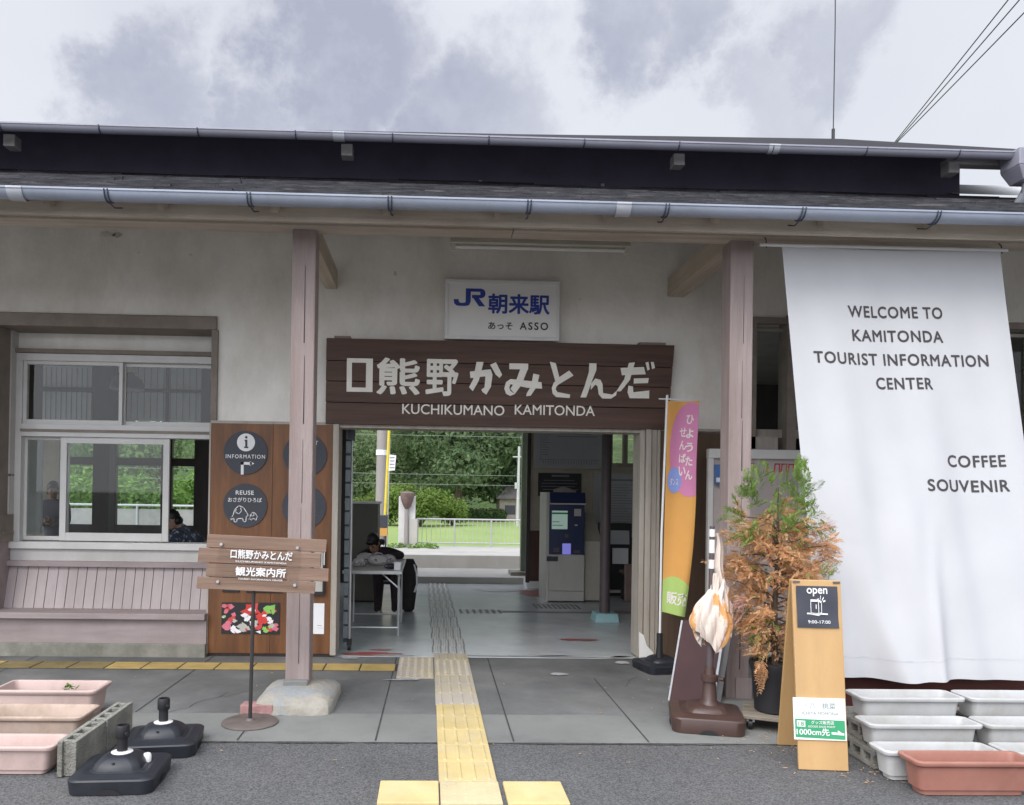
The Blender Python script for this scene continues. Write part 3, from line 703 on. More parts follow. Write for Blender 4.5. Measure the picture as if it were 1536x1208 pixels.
for x in (-3.47, -.76, 1.98, 4.30): MB().box(x, x + .092, 6.42, 6.53, 4.285, 4.38).build('purlin_end', M['beam_end'], st, bevel=.004)
MB().box(4.30, 5.4, 6.44, 6.53, 4.365, 4.41).build('eave_purlin', M['beam_end'], st)
# rain hopper, pipe, and the pale wing roof behind it
hp = MB().hexa([(4.75, 6.17, 4.14), (4.91, 6.17, 4.14), (4.91, 6.33, 4.14), (4.75, 6.33, 4.14)], [(4.69, 6.14, 4.25), (5.00, 6.14, 4.25), (5.00, 6.36, 4.25), (4.69, 6.36, 4.25)])
hp.box(4.69, 5.00, 6.14, 6.36, 4.25, 4.39)
hp = hp.build('rain_hopper', M['gutter_up'], st, bevel=.008)
MB().tube([(4.84, 6.25, 4.14), (4.84, 6.27, 4.07), (4.84, 6.35, 4.00)], .038, 10).build('downpipe', M['gutter_pale'], hp, smooth=True)
MB().add([(4.70, 6.95, 4.32), (11, 6.95, 4.32), (11, 7.45, 4.61), (4.70, 7.45, 4.61)], [(0, 1, 2, 3)]).build('wing_roof', M['side_roof'], st)
# ---- inside: rear wall, ceiling, sides
MB().box(-9, 11, 7.62, 13.38, 3.5, 3.56).build('ceiling', M['interior_ceiling'], st)
MB().box(-9, -8.9, 7.6, 13.4, 0, .9).box(-9, -8.9, 7.6, 13.4, 3.3, 3.5).box(-9, -8.9, 7.6, 7.9, .9, 3.3).box(8.9, 9, 7.6, 13.4, 0, 3.5).build('side_wall', M['interior_wall'], st)  # unseen left side has an opening added to light the room
bw = MB()
Yb, Yc = 13.38, 13.5
bw.box(-9, -6.3, Yb, Yc, 0, 3.5); bw.box(-6.3, -1.9, Yb, Yc, 0, .93); bw.box(-6.3, -1.9, Yb, Yc, 2.80, 2.86); bw.box(-1.36, 3.0, Yb, Yc, 2.75, 3.5); bw.box(3.6, 9, Yb, Yc, 0, 3.5); bw.box(3.0, 3.6, Yb, Yc, 0, 2.05)
bw.build('rear_wall', M['dark_wood'], st)
MB().box(-6.3, -1.4, 13.36, 13.5, 2.86, 3.5).build('rear_wall_upper', M['interior_wall'], st)
rwin = MB()
for x in (-6.3, -5.62, -5.30, -4.5, -4.38, -3.95, -3.55, -2.75, -1.95): rwin.box(x, x + (.12 if x in (-5.62, -4.5, -3.95) else .06), 13.34, 13.42, .93, 2.8)
rwin.box(-6.3, -1.9, 13.35, 13.42, 1.93, 2.06)
rwin = rwin.build('rear_window', M['dark_wood'], st)
MB().quad((-6.3, 13.44, .93), (-1.9, 13.44, .93), (-1.9, 13.44, 2.8), (-6.3, 13.44, 2.8)).build('pane', M['glass'], rwin)
MB().box(-1.9, -1.36, Yb, Yc, 0, 3.5).build('rear_pier', M['dark_wood'], st)
MB().box(-4.75, -4.37, 9.0, 9.05, 1.02, 2.2).build('partition', M['interior_wall'], st)
MB().box(-6.4, -5.66, 12.2, 12.25, 0, 3.5).build('poster_wall', M['interior_cream'], st)
MB().box(-6.6, -4.2, 11.3, 11.34, 2.46, 3.5).build('dark_backdrop', M['dark_wood'], st)  # dark sheet added behind the boards to darken the upper panes
MB().box(-5.34, -4.68, 11.0, 11.04, 2.46, 3.22).box(-4.30, -2.3, 11.2, 11.24, 2.50, 3.4).build('reflection_board', M['interior_wall'], st)  # pale boards standing in for a reflection in the upper panes
MB().box(-4.6, -4.38, 10.9, 11.1, 0, 3.5).box(-3.15, -3.0, 10.9, 11.1, 0, 3.5).box(-4.6, 0, 11.0, 11.15, 3.3, 3.5).box(-4.3, -2.3, 11.15, 11.19, 2.90, 2.94).box(-3.72, -3.68, 11.16, 11.19, 2.5, 3.3).box(-5.4, -4.6, 10.94, 10.98, 2.86, 2.92).build('interior_post', M['dark_wood'], st)
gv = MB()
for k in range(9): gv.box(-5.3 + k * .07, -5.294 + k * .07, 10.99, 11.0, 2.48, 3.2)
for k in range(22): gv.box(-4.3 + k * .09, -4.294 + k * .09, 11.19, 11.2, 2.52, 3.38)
gv.build('reflection_grooves', M['board_ink'], st)
# right of the passage: cream wall with brown wainscot
MB().box(1.66, 3.02, 12.9, 13.3, .95, 3.5).box(3.02, 9, 12.9, 13.3, .95, 2.05).build('ticket_wall', M['interior_cream'], st)
MB().box(1.66, 9, 12.88, 13.3, .12, .95).build('wainscot', M['interior_brown'], st)
MB().box(1.62, 9, 12.86, 13.3, 0, .12).build('skirting', M['white_panel'], st)
MB().box(2.98, 9, 12.84, 12.9, 2.02, 2.08).box(3.2, 3.27, 12.9, 13.0, 2.08, 3.4).box(3.62, 3.69, 12.9, 13.0, 2.08, 3.4).box(4.04, 4.1, 12.9, 13.0, 2.08, 3.4).build('high_window', M['trim'], st)
MB().box(-1.46, -1.33, 13.52, 13.66, 0, 2.9).build('platform_post', M['green_post'], st)
pp_ = MB().box(1.64, 1.79, 13.9, 14.05, .115, 2.9).build('platform_post', M['green_post'], st)
MB().box(1.45, 1.85, 13.75, 14.2, .115, .18).build('post_base', M['base_conc'], pp_, bevel=.01)
MB().box(1.60, 1.66, 12.84, 12.9, .1, 2.7).build('corner_trim', M['dark_wood'], st)
ip = MB().tube([(2.17, 9.6, 0), (2.17, 9.6, 3.5)], .062, 14).build('steel_post', M['brown_steel'], st, smooth=True)
MB().hexa([(2.03, 9.47, 0), (2.33, 9.47, 0), (2.33, 9.77, 0), (2.03, 9.77, 0)], [(2.05, 9.49, .11), (2.31, 9.49, .11), (2.31, 9.75, .11), (2.05, 9.75, .11)]).build('post_base', M['teal_base'], ip, bevel=.01)

ed_ = MB(); x = -6.0; a = .01
while x < 6:
    w = rnd.uniform(.015, .05); a2 = min(.022, max(.002, a + rnd.uniform(-.008, .008)))
    ed_.quad((x, 4.868 - a, .0005), (x + w, 4.868 - a2, .0005), (x + w, 4.868 + a2 * .35, .0025), (x, 4.868 + a * .35, .0025)); x += w; a = a2
structure('edge_dirt', ed_, mat('kerb grit', (.062, .060, .056), 1, .45, 30, bump=.6, bs=90))
structure('strip_bed', MB().quad((-6, 6.80, .0032), (-.255, 6.80, .0032), (-.255, 7.07, .0032), (-6, 7.07, .0032)), M['joint'])
# ------------------------------------------------------------------ signs on the building
s = thing('station_sign', 'white framed sign with blue station name lettering above the long brown board', 'sign', (.65, 7.4, 2.98))
MB().box(.13, 1.18, 7.30, 7.40, 2.985, 3.52).build('sign_panel', M['white_panel'], s, bevel=.003)
MB().box(.12, 1.19, 7.285, 7.33, 3.497, 3.53).box(.12, 1.19, 7.285, 7.33, 2.975, 3.008).box(.12, .153, 7.285, 7.33, 3.008, 3.497).box(1.157, 1.19, 7.285, 7.33, 3.008, 3.497).build('frame', M['white_paint'], s, bevel=.003)
f = front(7.2975)
jx, jz, jw, jh = .20, 3.285, .295, .165
def J(u, v): return f(jx + u * jw, jz + v * jh)
lg = MB()
# linked pair of initials: J hooks left and joins the R
lg.strokes([[(.0, .38), (.16, .38), (.16, .28), (.20, .18), (.20, 0), (.10, .02), (.02, .14)], [(.20, .18), (.34, .18), (.34, 0), (.20, 0)], [(.34, .18), (.38, .24), (.54, .26), (.50, .08), (.44, .02), (.34, 0)],
            [(.38, .24), (.38, 1), (.54, 1), (.54, .26)], [(.54, 1), (.88, 1), (.88, .82), (.54, .82)], [(.88, 1), (.97, .92), (1, .80), (.84, .76), (.82, .80), (.88, .82)], [(1, .80), (1, .64), (.96, .52), (.84, .66), (.84, .76)],
            [(.96, .52), (.88, .46), (.58, .46), (.58, .64), (.82, .64), (.84, .66)], [(.62, .46), (.80, .46), (1.0, 0), (.80, 0)]], J)
lg.text('朝来駅', f, .527, 3.225, h=.178, w=.566, align='l', off=.034)
lg.build('logo_lettering', M['jr_blue'], s)
lt = MB().text('あっそ', f, .527, 3.075, h=.066, w=.225, align='l', off=.026)
lt.text('ASSO', f, .822, 3.077, h=.068, w=.262, align='l', off=.028, sp=1.3)
lt.build('reading_lettering', M['black_letter'], s)

s = thing('name_board', 'long dark brown wooden board with large cream characters over the passage', 'sign', (.65, 7.34, 2.17))
b = MB()
zs = [2.17, 2.372, 2.568, 2.755, 2.965]
for a, c in zip(zs, zs[1:]):
    dy = rnd.uniform(0, .004); c -= .005
    ya, yc = (7.3225 - .0325 * (q - 2.17) / .8 + dy for q in (a, c)); xa, xc = (2.232 + .046 * (q - 2.17) / .8 for q in (a, c))
    b.hexa([(-.972, ya, a), (xa, ya, a), (xa, 7.365, a), (-.972, 7.365, a)], [(-.97, yc, c), (xc, yc, c), (xc, 7.365, c), (-.97, 7.365, c)])
b.build('board', M['sign_wood'], s, bevel=.004)
for xa, xb in ((-.90, -.75), (1.95, 2.2)): MB().box(xa, xb, 7.31, 7.40, 2.962, 2.985).build('hanger', M['frame_brown'], s)
def board_face(u, v): return (u, 7.3195 - .0325 * (v - 2.17) / .8 + .0, v)
def bf(u, v): x, y, z = board_face(u, v); return (x, y - .002, z)
# big characters: (pixel-free) each drawn in its own unit box
def glyph(mb, x, z, w, h, polys): mb.strokes([[(x + u * w, z + v * h) for u, v in p] for p in polys], bf)
lt = MB()
bx = lambda px: -.965 + (px - 33) * .002185
def bz(px, py): return 2.96 - (py - 305 - 25 * (px - 33) / 1480) * .00216
def place(px0, px1, py0, py1, polys):
    x0, x1 = bx(px0), bx(px1); z0, z1 = bz((px0 + px1) / 2, py1), bz((px0 + px1) / 2, py0)
    glyph(lt, x0, z0, x1 - x0, z1 - z0, polys)
place(118, 228, 392, 535, [[(0, 1), (0, 0), (.20, 0), (.20, 1)], [(.74, 1), (.74, 0), (1, 0), (1, 1)], [(.20, 1), (.20, .87), (.74, .87), (.74, 1)], [(.20, .13), (.20, 0), (.74, 0), (.74, .13)]])
lt.text('熊', bf, bx(248), bz(335, 543), h=.325, w=.385, align='l', off=.028)
lt.text('野', bf, bx(455), bz(520, 548), h=.325, w=.292, align='l', off=.028)
# ka
place(640, 778, 406, 546, [[(.0, .70), (.62, .78), (.62, .58), (.02, .50)], [(.20, 1), (.42, 1), (.28, .42), (.10, .10), (-.02, .22), (.10, .45)], [(.45, .76), (.64, .78), (.70, .62), (.66, .25), (.52, .0), (.40, .08), (.36, .16), (.46, .22), (.48, .55)],
                           [(.62, .92), (.80, 1.0), (1.0, .62), (.92, .52), (.80, .62)]])
# mi
place(788, 950, 412, 552, [[(.12, 1), (.62, 1), (.62, .82), (.12, .82)], [(.42, .86), (.62, .86), (.46, .36), (.28, .06), (.16, .22), (.32, .52)], [(.0, .22), (.04, .42), (.16, .52), (.16, .36), (.13, .25), (.16, .16)], [(.0, .22), (.16, .16), (.28, .06), (.16, 0), (.05, .06)],
                           [(.16, .52), (.98, .44), (1.0, .24), (.60, .26), (.16, .36)], [(.76, .70), (.92, .66), (.86, .30), (.70, .02), (.58, .0), (.60, .10), (.70, .30)]])
# to
place(978, 1086, 404, 556, [[(.02, 1), (.26, .96), (.44, .50), (.26, .44)], [(.80, .76), (.98, .62), (.40, .36), (.22, .24), (.22, .42), (.44, .58)], [(.20, .42), (.34, .38), (.28, .22), (.38, .12), (.30, 0), (.16, .10), (.12, .25)], [(.38, .14), (.86, .08), (.84, -.02), (.30, 0)]])
# n
place(1115, 1272, 410, 558, [[(.22, 1), (.42, 1), (.42, .80), (.30, .46), (.16, .0), (.0, .0), (.10, .30), (.22, .75)], [(.28, .40), (.40, .56), (.54, .52), (.60, .40), (.62, .12), (.50, .10), (.46, .34), (.40, .38), (.28, .22)], [(.60, .14), (.88, .10), (1.0, .22), (.98, .08), (.84, -.02), (.60, -.02), (.50, .10)], [(.60, .40), (.62, .12), (.50, .10)]])
# da
place(1272, 1434, 402, 560, [[(.08, .82), (.70, .86), (.76, .66), (.12, .62)], [(.30, .96), (.46, .98), (.34, .50), (.10, .18), (-.02, .18), (.18, .50)], [(.44, .54), (.84, .56), (.82, .42), (.44, .40)], [(.30, .34), (.42, .32), (.44, .14), (.34, 0), (.28, .16)], [(.42, .16), (.86, .22), (.86, .0), (.34, 0)],
                             [(.74, .98), (.82, 1), (.86, .80), (.80, .76)], [(.88, 1), (.96, 1.0), (1.0, .84), (.92, .80)]])
lt.text('KUCHIKUMANO', bf, bx(355), bz(572, 632), h=.092, w=.95, align='l', off=.010)
lt.text('KAMITONDA', bf, bx(835), bz(1005, 634), h=.092, w=.75, align='l', off=.010)
lt.build('lettering', M['letter_cream'], s)

s = thing('fluorescent_lamp', 'long unlit fluorescent tube lamp under the porch beam', 'lamp', (.95, 7.0, 3.8))
MB().hexa([(.155, 6.93, 3.765), (1.765, 6.93, 3.765), (1.765, 7.07, 3.765), (.155, 7.07, 3.765)], [(.155, 6.97, 3.82), (1.765, 6.97, 3.82), (1.765, 7.03, 3.82), (.155, 7.03, 3.82)]).build('lamp_housing', M['lamp_body'], s, bevel=.004)
MB().tube([(.20, 7.0, 3.742), (1.72, 7.0, 3.742)], .016, 10).build('lamp_tube', M['tube'], s, smooth=True)
MB().box(.165, .20, 6.975, 7.025, 3.715, 3.766).box(1.72, 1.755, 6.975, 7.025, 3.715, 3.766).build('lamp_holder', M['lamp_body'], s)
for xa in (.4, 1.5): MB().box(xa, xa + .03, 6.99, 7.01, 3.82, 4.34).build('hanger', M['lamp_body'], s)

def disc(cx, cz, label):
    t = thing('round_sign', label, 'sign', (cx, 7.365, cz), 'round signs on the plywood')
    MB().prism(circle(cx, cz, .202, 48), 7.353, 7.3645).build('disc', M['char'], t)
    return t
f = front(7.3505)
t = disc(-1.708, 1.89, 'dark round sign with an information symbol and right turning arrow')
m = MB(); m.add([f(*p) for p in circle(-1.705, 1.985, .083)], [tuple(range(32))]); m.text('INFORMATION', f, -1.708, 1.836, h=.036, w=.36, off=.01, sp=1.25)
m.line([(-1.735, 1.70), (-1.735, 1.79), (-1.66, 1.79)], .026, f); m.add([f(-1.665, 1.812), f(-1.665, 1.768), f(-1.625, 1.79)], [(0, 1, 2)])
m.build('print', M['sign_white'], t)
f2 = front(7.3485); m = MB().add([f2(*p) for p in circle(-1.703, 2.032, .012, 14)], [tuple(range(14))]); m.strokes([[(-1.718, 2.01), (-1.718, 1.995), (-1.712, 1.995), (-1.712, 1.945), (-1.722, 1.945), (-1.722, 1.932), (-1.682, 1.932), (-1.682, 1.945), (-1.692, 1.945), (-1.692, 2.01)]], f2)
m.build('symbol', M['char'], t)
t = disc(-1.703, 1.40, 'dark round reuse corner sign with white outlines of elephants')
m = MB(); m.text('REUSE', f, -1.708, 1.50, h=.038, w=.165, off=.018, sp=1.1); m.text('おさがりひろば', f, -1.706, 1.432, h=.042, w=.31, off=.014)
def eleph(cx, cz, k):
    o = [(-.42, -.30), (-.30, -.10), (-.22, .18), (-.02, .36), (.20, .26), (.36, .02), (.44, -.12), (.34, -.16), (.32, -.42), (.20, -.42), (.16, -.26), (-.10, -.28), (-.12, -.44), (-.24, -.44), (-.26, -.26), (-.42, -.34), (-.36, -.2)]
    m.line([(cx + a * k, cz + b * k) for a, b in o], .0075, f)
    m.line([(cx + a * k, cz + b * k) for a, b in [(-.16, .22), (-.18, .02), (-.02, -.04), (.10, .10), (.06, .24)]], .0065, f)
eleph(-1.755, 1.33, .19); eleph(-1.628, 1.305, .095)
m.build('print', M['sign_white'], t)
t = disc(-1.16, 1.875, 'dark round sign half hidden by the left porch post, a letter at its top right')
MB().text('T', f, -1.055, 1.975, h=.034, off=.014).build('print', M['sign_white'], t)
t = disc(-1.16, 1.395, 'dark round sign half hidden by the left porch post, with a white outline')
MB().line([(-1.20, 1.47), (-1.075, 1.47), (-1.062, 1.455), (-1.062, 1.315), (-1.075, 1.30), (-1.20, 1.30)], .011, f).build('print', M['sign_white'], t)

t = thing('poster', 'colourful red, green and black poster low on the plywood wall', 'poster', (-1.63, 7.36, .21))
MB().box(-1.905, -1.37, 7.357, 7.364, .21, .50).build('sheet', M['black'], t)
pm = [M['red_flat'], mat('poster pink', (.60, .16, .22), .5), M['paper'], mat('poster green', (.22, .50, .10), .5), mat('poster scarlet', (.60, .045, .035), .5), M['kiosk']]
spots = [(-1.63, .44, .10, 4), (-1.52, .36, .07, 4), (-1.66, .35, .06, 2), (-1.70, .28, .06, 5), (-1.78, .24, .05, 2), (-1.85, .44, .05, 1), (-1.84, .29, .06, 1), (-1.80, .36, .05, 0), (-1.46, .43, .06, 3), (-1.88, .37, .025, 3), (-1.42, .28, .05, 1), (-1.48, .25, .05, 3), (-1.45, .34, .04, 2), (-1.56, .26, .05, 0), (-1.60, .31, .04, 5)]
sh = [MB() for _ in pm]
for n_, (cx_, cz_, r_, mi) in enumerate(spots):
    for k in range(7):
        a0 = rnd.uniform(0, 6.28); x_, z_ = cx_ + rnd.uniform(-.6, .6) * r_, cz_ + rnd.uniform(-.6, .6) * r_; n2 = rnd.choice((3, 4, 5, 7))
        pts = [(min(-1.373, max(-1.902, x_ + r_ * rnd.uniform(.25, .75) * math.cos(a0 + 6.28 * q / n2))), min(.497, max(.213, z_ + r_ * rnd.uniform(.15, .6) * math.sin(a0 + 6.28 * q / n2)))) for q in range(n2)]
        sh[mi if rnd.random() < .75 else rnd.randrange(6)].add([(a, 7.3565 - .00004 * (n_ * 7 + k), b_) for a, b_ in pts], [tuple(range(n2))])
for q, m_ in enumerate(pm): sh[q].build(('print_crimson', 'print_pink', 'print_white', 'print_green', 'print_red', 'print_grey')[q], m_, t)
t = thing('notice_sheet', 'plain white notice sheet pinned low on the plywood wall beside the post', 'notice', (-1.03, 7.36, .22))
MB().box(-1.115, -.958, 7.359, 7.364, .215, .50).build('sheet', M['paper'], t)
MB().box(-1.02, -.98, 7.3575, 7.3588, .292, .296).box(-1.02, -.965, 7.3575, 7.3588, .27, .2715).build('print', M['board_ink'], t)
t = thing('leaflet_holder', 'small black framed leaflet holder on the plywood behind the post', 'holder', (-1.0, 7.36, .58))
MB().box(-1.11, -.955, 7.33, 7.364, .58, .61).box(-.975, -.955, 7.33, 7.364, .61, 1.06).box(-1.11, -1.09, 7.33, 7.364, .61, 1.06).build('frame', M['black'], t)
MB().box(-1.09, -.975, 7.35, 7.362, .61, 1.04).build('leaflet', M['kiosk'], t)
MB().box(-.968, -.957, 7.322, 7.329, .86, 1.02).build('edge_strip', M['white_paint'], t)
for x0, x1, lb in ((-1.90, -1.745, 'narrow black plate under the plank sign, nearer the window bench'), (-1.68, -1.345, 'wide black plate on the plywood behind the plank sign pole')):
    t = thing('wall_plate', lb, 'plate', (x0, 7.36, .6), 'black plates on the plywood')
    MB().box(x0, x1, 7.35, 7.364, .595, .98).build('plate', M['black'], t, bevel=.003)
    MB().box(x0 + .015, x1 - .015, 7.347, 7.3495, .80, .96).build('label', M['char'], t)

# ---- plank sign on a pole
t = thing('plank_sign', 'rustic sign of staggered planks with white lettering on a thin black pole', 'sign', (-1.16, 5.27, 0))
rot = Matrix.Rotation(R(2.0), 3, 'Y')
cx, cz = -1.08, 1.062
def sg(u, v, y): 
    p = rot @ Vector((u, 0, v)); return (cx + p.x, y, cz + p.z)
def plank(x0, x1, z0, z1, y0, y1):
    b = MB().hexa([sg(x0, z0, y0), sg(x1, z0 + rnd.uniform(-.003, .003), y0), sg(x1, z0, y1), sg(x0, z0, y1)], [sg(x0 + .004, z1, y0), sg(x1 + rnd.uniform(-.006, .006), z1, y0), sg(x1, z1, y1), sg(x0, z1, y1)])
    b.build('plank', M['plank'], t, bevel=.003)
plank(-.375, .405, .09, .175, 5.195, 5.215)
plank(-.425, .375, -.008, .085, 5.19, 5.21)
plank(-.37, .43, -.10, -.014, 5.195, 5.215)
plank(-.425, .345, -.182, -.105, 5.19, 5.21)
MB().quad(sg(-.31, -.15, 5.184), sg(.235, -.15, 5.184), sg(.25, .13, 5.184), sg(-.29, .13, 5.184)).build('clear_plate', M['acrylic'], t)
sc = MB()
for u, v in ((-.275, .115), (.22, .115), (-.285, -.13), (.215, -.13)): 
    p = sg(u, v, 5.181); sc.tube([(p[0], 5.176, p[2]), (p[0], 5.19, p[2])], .010, 12)
sc.build('screw', M['silver'], t)
sf = lambda u, v: sg(u, v, 5.1795)
m = MB().text('口熊野かみとんだ', sf, -.01, .028, h=.058, w=.40, off=.03); m.text('KUCHIKUMANO KAMITONDA', sf, -.01, .004, h=.011, w=.33, off=.015)
m.text('観光案内所', sf, -.01, -.083, h=.056, w=.325, off=.035); m.text('TOURIST INFORMATION CENTER', sf, -.01, -.109, h=.011, w=.29, off=.015)
m.build('lettering', M['sign_white'], t)
MB().tube([(-1.165, 5.27, .012), (-1.145, 5.225, .88), (-1.14, 5.22, 1.15)], .0125, 12).build('pole', M['black_steel'], t, smooth=True)
MB().lathe([(.185, 0), (.185, .006), (.178, .012), (.03, .016), (.02, .03)], (-1.165, 5.27, .001), 40).build('base_plate', M['rust_steel'], t, smooth=True)
t = tag(MB().obox((-1.16, 5.50, .035), (.225, .105, .065), Matrix.Rotation(R(-4), 3, 'Z')).build('brick', M['brick'], bevel=.006), 'pink brick lying by the pedestal of the left porch post', 'brick')

# ---- black and brown stand bases
def square_ring(cx, cy, z, h, rc, rot_, n=8):
    out = []
    for q in range(4):
        a0 = q * math.pi / 2; ox, oy = ((1, 1), (-1, 1), (-1, -1), (1, -1))[q]
        for k in range(n):
            a = a0 + math.pi / 2 * k / (n - 1)
            x = ox * (h - rc) + rc * math.cos(a); y = oy * (h - rc) + rc * math.sin(a)
            out.append((cx + x * math.cos(rot_) - y * math.sin(rot_), cy + x * math.sin(rot_) + y * math.cos(rot_), z))
    return out
def morph(cx, cy, z, h, rc, r, f, rot_):
    a = square_ring(cx, cy, z, h, rc, rot_); b = []
    for i, p in enumerate(a):
        t = math.atan2(p[1] - cy, p[0] - cx); c = (cx + r * math.cos(t), cy + r * math.sin(t))
        b.append((p[0] * (1 - f) + c[0] * f, p[1] * (1 - f) + c[1] * f, z))
    return b
def stand_base(root, x, y, h, m_, rot_, dome=.15, lip=.075, zfoot=0.):
    mb = MB()
    mb.loft([morph(x, y, zfoot, h * .97, h * .28, h, 0, rot_), morph(x, y, lip * .9, h, h * .28, h, 0, rot_), morph(x, y, lip, h * .97, h * .27, h, 0, rot_), morph(x, y, lip + .003, h * .90, h * .3, h * .88, .2, rot_), morph(x, y, lip + .012, h * .84, h * .3, h * .86, .55, rot_), morph(x, y, lip + .013, h * .78, h * .3, h * .82, .8, rot_), morph(x, y, lip + .006, h * .74, h * .3, h * .76, 1, rot_),
             *[morph(x, y, lip + (dome - lip) * math.sin(q) , h * (.17 + .53 * math.cos(q)), h * .2, h * (.17 + .53 * math.cos(q)), 1, rot_) for q in [math.pi / 2 * k / 9 for k in range(1, 10)]]])
    b = mb.build('base', m_, root, smooth=True)
    nt = MB()
    for q in range(4):                                     # finger notches under each side, flat black shapes painted as their shade
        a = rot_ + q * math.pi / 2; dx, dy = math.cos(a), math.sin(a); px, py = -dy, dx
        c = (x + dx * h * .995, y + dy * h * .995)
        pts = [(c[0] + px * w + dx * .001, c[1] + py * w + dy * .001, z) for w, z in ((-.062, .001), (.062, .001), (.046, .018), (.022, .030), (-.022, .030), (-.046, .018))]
        MB().add(pts, [(0, 1, 2, 3, 4, 5)]).build('notch_shade', M['black'], b)
    return b
def parasol_base(x, y, rot_, label, cap):
    t = thing('parasol_base', label, 'parasol base', (x, y, 0), 'black parasol bases without parasols')
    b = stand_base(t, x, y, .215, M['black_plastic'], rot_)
    MB().lathe([(.052, .145), (.055, .152), (.04, .158), (.03, .158)], (x, y, 0), 28).build('collar', M['white_plastic'], t, smooth=True)
    MB().lathe([(.027, .15), (.027, .225), (.034, .227), (.036, .232), (.036, .282), (.032, .292), (.024, .292), (.024, .27)], (x, y, 0), 24).build('pole_socket', M['black'], t, smooth=True)
    MB().tube([(x + .03, y - .03, .255), (x + .045, y - .05, .255)], .009, 8).build('knob', M['black'], t)
    hl_ = MB()
    for k in range(6):
        a = rot_ + .4 + k * math.pi / 3; hl_.lathe([(.010, 0), (.007, .002)], (x + .105 * math.cos(a), y + .105 * math.sin(a), .1245), 10)
    hl_.build('vent_hole', M['black'], b)
    if cap: MB().lathe([(.022, .085), (.022, .12), (.016, .128), (.004, .13)], (x + .115, y + .045, 0), 18).build('filler_cap', M['white_plastic'], t, smooth=True)
    return t
parasol_base(-1.60, 4.22, R(4), 'black square parasol base nearest the road, white cap on it', True)
parasol_base(-1.565, 4.76, R(8), 'black square parasol base at the pavement edge, partly behind another', False)

# ---- concrete blocks and planters on the left
def block(name_label, c, axis, group, holes='up'):
    """hollow block 0.39 x 0.10 x 0.19; axis: 'y' long along y standing, 'flat' lying with its cores sideways"""
    t = thing('concrete_block', name_label, 'block', c, group)
    L, W, H = .39, .10, .19
    pts_out = [(-L / 2, -W / 2), (L / 2, -W / 2), (L / 2, W / 2), (-L / 2, W / 2)]
    mb = MB()
    cells = [(-.115, .075), (0, .075), (.115, .075)]
    def P(a, b, c_):
        if axis == 'y': return (c[0] + b, c[1] + a, c[2] + c_ + H / 2)
        if axis == 'x': return (c[0] + a, c[1] + b, c[2] + c_ + H / 2)
        return (c[0] + c_, c[1] + a, c[2] + b + W / 2)       # flat: cores run along x
    def bx_(a0, a1, b0, b1):
        vs = [P(a, b, c_) for c_ in (-H / 2, H / 2) for b in (b0, b1) for a in (a0, a1)]
        mb.add(vs, [(0, 2, 3, 1), (4, 5, 7, 6), (0, 1, 5, 4), (2, 6, 7, 3), (0, 4, 6, 2), (1, 3, 7, 5)])
    bx_(-L / 2, L / 2, -W / 2, -W / 2 + .026); bx_(-L / 2, L / 2, W / 2 - .026, W / 2)
    for a in (-.115, 0, .115): pass
    for a0, a1 in ((-.178, -.150), (-.072, -.042), (.042, .072), (.150, .178)): bx_(a0, a1, -W / 2 + .0255, W / 2 - .0255)
    mb.build('block_body', M['block'], t, bevel=.003)
    fl = MB()
    vs = [P(a, b, c_) for c_ in (-H / 2 + .01, -H / 2 + .035) for b in (-W / 2 + .026, W / 2 - .026) for a in (-.15, .15)]
    return t
block('weathered hollow concrete block on edge between near pink planter and parasol base', (-1.905, 4.45, 0), 'y', 'concrete blocks by the pink planters')
block('paler hollow concrete block on edge, beside the far parasol base', (-1.905, 4.86, 0), 'y', 'concrete blocks by the pink planters')

def planter(x0, x1, y0, y1, z, h, m_, label, cat_group, taper=.035, foot=.012, wall=.012, lipw=.018, soil=.55):
    t = thing('planter', label, 'planter', ((x0 + x1) / 2, (y0 + y1) / 2, z), cat_group)
    def rr(dx, zz, rc, n=5):
        out = []; xa, xb, ya, yb = x0 + dx, x1 - dx, y0 + dx * .8, y1 - dx * .8
        for q, (cx_, cy_) in enumerate(((xb - rc, yb - rc), (xa + rc, yb - rc), (xa + rc, ya + rc), (xb - rc, ya + rc))):
            for k in range(n):
                a = q * math.pi / 2 + math.pi / 2 * k / (n - 1); out.append((cx_ + rc * math.cos(a), cy_ + rc * math.sin(a), z + zz))
        return out
    lp = lipw
    rings = [rr(lp + taper + .004, 0, .03), rr(lp + taper + .002, h * .14, .03), rr(lp + taper - foot, h * .16, .03), rr(lp + taper * .3, h * .80, .032), rr(lp, h * .84, .032), rr(lp * .2, h - .022, .035), rr(0, h - .012, .036), rr(0, h - .004, .036), rr(.004, h, .036), rr(lp + .004, h, .032), rr(lp + .010, h - .012, .03), rr(lp + taper * .5 + wall, h * soil, .028)]
    MB().loft(rings, cap=True).build('trough', m_, t, smooth=True)
    if soil < .3:
        db = MB()
        for k in range(7):
            x_, y_ = rnd.uniform(x0 + .09, x1 - .09), rnd.uniform(y0 + .06, y1 - .06); q = rnd.uniform(.006, .02)
            db.add([(x_ + q * math.cos(a) * rnd.uniform(.5, 1.3), y_ + q * .7 * math.sin(a) * rnd.uniform(.5, 1.3), z + h * soil + .004) for a in [6.283 * i / 7 for i in range(7)]], [tuple(range(7))])
        db.build('soil_residue', M['soil'], t)
        return t
    s_ = MB().grid(lambda u, v: (x0 + lp + taper * .4 + wall + u * (x1 - x0 - 2 * (lp + taper * .4 + wall)), y0 + lp + taper * .4 + wall + v * (y1 - y0 - 2 * (lp + taper * .4 + wall)), z + h * soil + .006 + rnd.uniform(0, .012)), 24, 8)
    s_.build('soil', M['soil'], t, smooth=True)
    return t
GL = 'faded planters at the left edge of the pavement'
